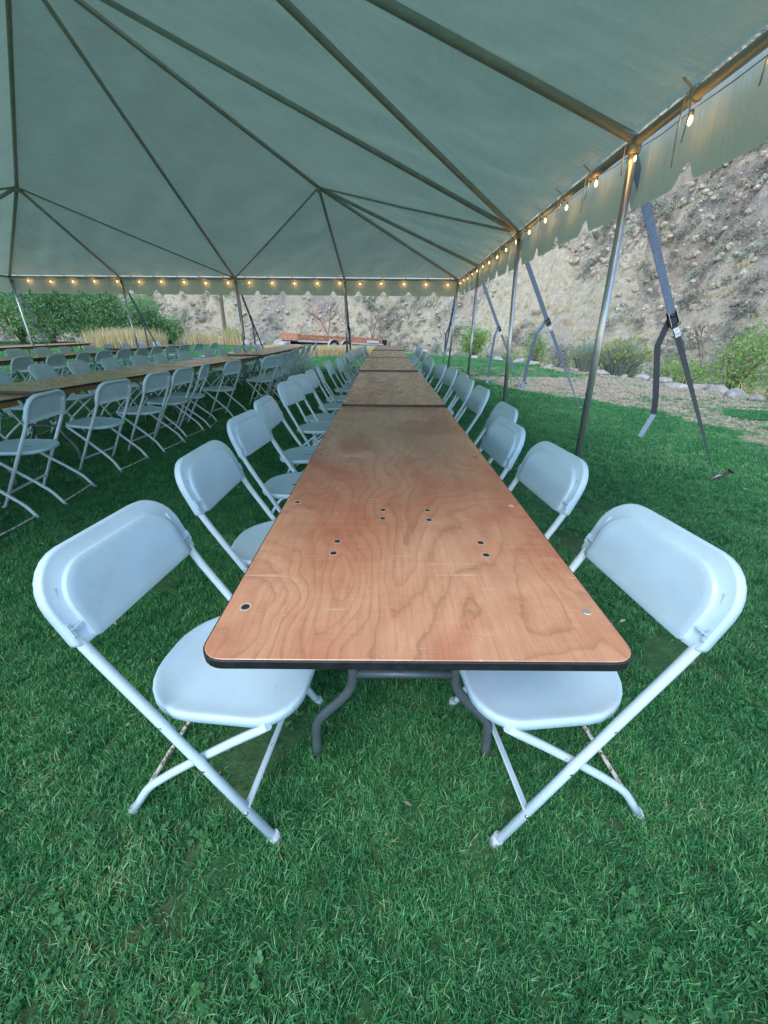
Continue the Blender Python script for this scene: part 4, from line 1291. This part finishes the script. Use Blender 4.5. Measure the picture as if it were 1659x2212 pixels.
# ------------------------------------------------------------------ geometry-node scatter of stuff
def tuft_grass(name, n, rad, h0, h1, w, mat, seed, lean=.55):
    rr = np.random.default_rng(seed)
    a = rr.uniform(0, 6.283, n); q = np.sqrt(rr.random(n))*rad
    p = np.stack([np.cos(a)*q, np.sin(a)*q, np.full(n, -.004)], 1)
    h = rr.uniform(h0, h1, n); b = rr.uniform(0, 6.283, n); ln = rr.uniform(.1, 1, n)*lean
    dirn = np.stack([np.cos(b), np.sin(b), np.zeros(n)], 1)
    m1 = p + dirn*(ln*h*.35)[:,None]; m1[:,2] += h*.55
    top = p + dirn*(ln*h*1.1)[:,None]; top[:,2] += h*(1-.35*ln)
    c = b + rr.uniform(.8, 2.2, n)
    sd = np.stack([np.cos(c), np.sin(c), np.zeros(n)], 1)*(w*rr.uniform(.6, 1.2, n)/2)[:,None]
    v = np.stack([p-sd, p+sd, m1+sd*.85, m1-sd*.85, top], 1).reshape(-1, 3)
    k = np.arange(n)[:,None]*5
    tri = np.concatenate([k+np.array([[0,1,2]]), k+np.array([[0,2,3]]), k+np.array([[3,2,4]])], 0)
    return bpy.data.objects.new(name, mesh_np(name, v, tri, mat, False))
def scatter(name, pts, protos, smin, smax, tilt, seed, label=None, cat=None):
    coll = bpy.data.collections.new(name+'_variants')
    for p in protos: coll.objects.link(p)
    me = bpy.data.meshes.new(name)
    me.vertices.add(len(pts)); me.vertices.foreach_set('co', np.asarray(pts, np.float32).ravel()); me.update()
    o = bpy.data.objects.new(name, me); C.objects.link(o)
    o['kind'] = 'stuff'
    if label: tag(o, label, cat)
    ng = bpy.data.node_groups.new(name+'_scatter', 'GeometryNodeTree')
    ng.interface.new_socket('Geometry', in_out='INPUT', socket_type='NodeSocketGeometry')
    ng.interface.new_socket('Geometry', in_out='OUTPUT', socket_type='NodeSocketGeometry')
    N = ng.nodes; gi = N.new('NodeGroupInput'); go = N.new('NodeGroupOutput')
    ip = N.new('GeometryNodeInstanceOnPoints'); ci = N.new('GeometryNodeCollectionInfo')
    ci.inputs['Collection'].default_value = coll
    ci.inputs['Separate Children'].default_value = True
    ci.inputs['Reset Children'].default_value = True
    rv = N.new('FunctionNodeRandomValue'); rv.data_type = 'FLOAT_VECTOR'
    rv.inputs[0].default_value = (-tilt, -tilt, 0); rv.inputs[1].default_value = (tilt, tilt, 6.283); rv.inputs['Seed'].default_value = seed
    rs = N.new('FunctionNodeRandomValue'); rs.data_type = 'FLOAT'
    rs.inputs[2].default_value = smin; rs.inputs[3].default_value = smax; rs.inputs['Seed'].default_value = seed+1
    ri = N.new('FunctionNodeRandomValue'); ri.data_type = 'INT'
    ri.inputs[4].default_value = 0; ri.inputs[5].default_value = len(protos)-1; ri.inputs['Seed'].default_value = seed+2
    Lk = ng.links
    Lk.new(gi.outputs[0], ip.inputs['Points']); Lk.new(ci.outputs[0], ip.inputs['Instance'])
    ip.inputs['Pick Instance'].default_value = True
    Lk.new(ri.outputs[2], ip.inputs['Instance Index'])
    Lk.new(rv.outputs[0], ip.inputs['Rotation']); Lk.new(rs.outputs[1], ip.inputs['Scale'])
    Lk.new(ip.outputs[0], go.inputs[0])
    md = o.modifiers.new('scatter', 'NODES'); md.node_group = ng
    return o

def green(x, y, r, k=1.0):
    d = dirt_mask(x, y)
    e = d + (fbm(x*7, y*7, 15, 3)-.5)*.9
    return r.random(len(x)) < np.where(e > .5, .07*k, 1.0)
def infrus(x, y, m=.35):
    return (np.abs(x) < 1.06*(y*.905+.55)+m)
near_p = [tuft_grass('grass_tuft', 26, .028, .014, .040, .0024, 'grass', s, 1.0) for s in range(6)]
mid_p = [tuft_grass('grass_tuft', 30, .055, .018, .044, .0040, 'grass', 20+s, .9) for s in range(5)]
far_p = [tuft_grass('grass_tuft', 30, .12, .03, .055, .010, 'grass', 40+s, .7) for s in range(4)]
pts = scat(70000, -3.6, 3.9, -.15, 3.4, 51, lambda x, y, r: infrus(x, y) & (r.random(len(x)) < .30+1.35*fbm(x*5, y*5, 16, 3)-1.2*np.clip(fbm(x*2.3, y*2.3, 18, 4)-.60, 0, 1)*5))
scatter('lawn_grass', pts, near_p, .75, 1.25, .25, 1)
pts = scat(62000, -8.5, 7.5, 3.3, 8.2, 52, lambda x, y, r: infrus(x, y, .2) & green(x, y, r))
scatter('lawn_grass', pts, mid_p, .8, 1.3, .2, 2)
pts = scat(70000, -20, 7.4, 8.0, 30, 53, lambda x, y, r: infrus(x, y, .2) & green(x, y, r, .6) & (sdist(x, y) < -.1))
scatter('lawn_grass', pts, far_p, .8, 1.3, .2, 3)

# clover
def clover_proto(seed):
    rr = random.Random(seed); m = MB()
    for s in range(rr.randint(2, 5)):
        x, y = rr.uniform(-.03, .03), rr.uniform(-.03, .03); h = rr.uniform(.028, .045); r = rr.uniform(.006, .010)
        m.bar((x*.6, y*.6, 0), (x, y, h), .0012, .0012)
        a0 = rr.uniform(0, 6)
        for k in range(3):
            a = a0 + k*2.094
            cx, cy = x+math.cos(a)*r*.95, y+math.sin(a)*r*.95
            tl = rr.uniform(-.002, .003)
            m.add([(x, y, h)] + [(cx+r*math.cos(a+u)*(.82 if abs(u) < .1 else 1), cy+r*math.sin(a+u), h+tl+.001*math.cos(u*2)) for u in (-2.1, -1.4, -.7, 0, .7, 1.4, 2.1)], [(0,1,2,3,4,5,6,7)])
    o = bpy.data.objects.new('clover_tuft', m.mesh('clover_tuft', 'clover')); return o
pts = scat(9000, -2.2, 2.4, .1, 2.6, 60, lambda x, y, r: infrus(x, y) & (fbm(x*3.2, y*3.2, 66, 3)+.25*(fbm(x*1.1,y*1.1,67,2)-.5) > .585) & (r.random(len(x)) < .30))
scatter('clover', pts, [clover_proto(s) for s in range(6)], .40, .72, .3, 7, 'small clover patches growing through the lawn', 'clover')
# scraps of dry leaf and petals on the lawn
def scrap(seed):
    rr = random.Random(seed); m = MB()
    L = rr.uniform(.006, .013)
    m.add([(-L, 0, .040), (0, L*.45, .043), (L, 0, .040), (0, -L*.45, .0405)], [(0, 1, 2, 3)])
    return bpy.data.objects.new('leaf_scrap', m.mesh('leaf_scrap', 'fallen'))
pts = scat(240, -3, 3.4, .2, 4.5, 61, lambda x, y, r: infrus(x, y))
scatter('leaf_scraps', pts, [scrap(s) for s in range(4)], .6, 1.3, .6, 8, 'scraps of dry leaves lying on the lawn', 'leaves')
# dirt clods and pebbles on the worn path
def rock_proto(seed, mat='stone', flat=.6):
    rr = np.random.default_rng(seed); m = MB(); L = []
    n, k = 7, 5
    for j in range(1, k):
        th = math.pi*j/k
        L.append([(math.sin(th)*math.cos(6.283*i/n)*rr.uniform(.7, 1.1), math.sin(th)*math.sin(6.283*i/n)*rr.uniform(.7, 1.1), math.cos(th)*flat*rr.uniform(.8, 1.1)) for i in range(n)])
    m.loops(L[::-1], smooth=False)
    return bpy.data.objects.new('stone', m.mesh('stone', mat))
pts = scat(16000, 2, 8, 3.5, 17, 62, lambda x, y, r: (dirt_mask(x, y) > .55) & (sdist(x, y) < .3))
scatter('path_pebbles', pts, [rock_proto(s) for s in range(4)], .006, .035, .5, 9, 'pebbles and clods scattered on the dirt path', 'pebbles')
# hillside: stones, brush
def hill_pts(n, seed, lo, hi, fn):
    rr = np.random.default_rng(seed)
    x = rr.uniform(-70, 75, n); y = rr.uniform(8, 95, n)
    s = sdist(x, y); k = (s > lo) & (s < hi) & (np.abs(x) < 1.15*y+6)
    x, y, s = x[k], y[k], s[k]
    z, _ = height(x, y)
    k = fn(x, y, z, rr); return np.stack([x, y, z], 1)[k]
pts = hill_pts(60000, 71, 10.5, 60, lambda x, y, z, r: (rockf(x, y, z)+r.uniform(-.25, .25, len(x))) > .30)
scatter('hillside_stones', pts, [rock_proto(10+s, 'stone', .8) for s in range(6)], .05, .26, .9, 10, 'broken stones and ledges covering the dry hillside', 'rocks')
def bush_proto(seed, mat, n=170, size=.22):
    rr = random.Random(seed)
    blobs = [(rr.uniform(-.4, .4), rr.uniform(-.4, .4), rr.uniform(.25, .55), .42, .42, .36) for _ in range(4)]
    v, f = leaf_cloud(blobs, n, size, .35, seed, -.2, .4)
    return bpy.data.objects.new('brush_clump', mesh_np('brush_clump', v, f, mat, False))
pts = hill_pts(52000, 72, 3.5, 70, lambda x, y, z, r: (fbm(x*.22, y*.22, 81, 4)+r.uniform(-.17, .17, len(x))) > .53)
scatter('hillside_brush', pts, [bush_proto(s, 'brush') for s in range(4)] + [bush_proto(9, 'sage')], .16, .75, .2, 11, 'grey sagebrush clumps dotted over the hillside', 'brush')
pts = hill_pts(60000, 73, 4.0, 45, lambda x, y, z, r: (r.random(len(x)) < .55) & (rockf(x, y, z) < .5))
dry_p = [tuft_grass('dry_tuft', 26, .22, .15, .42, .022, 'reed', 90+s, .7) for s in range(3)]
scatter('hillside_dry_grass', pts, dry_p, .6, 1.3, .3, 12, 'dry bunch grass over the hillside', 'dry grass')
pts = hill_pts(12000, 74, 1.0, 10.5, lambda x, y, z, r: (r.random(len(x)) < .6) & (fbm(x*.5, y*.5, 82, 3) > .45))
scatter('bank_weeds', pts, [bush_proto(30+s, 'bush', 150, .16) for s in range(3)], .3, .8, .2, 13, 'green weeds filling the stream bank below the hill', 'weeds')
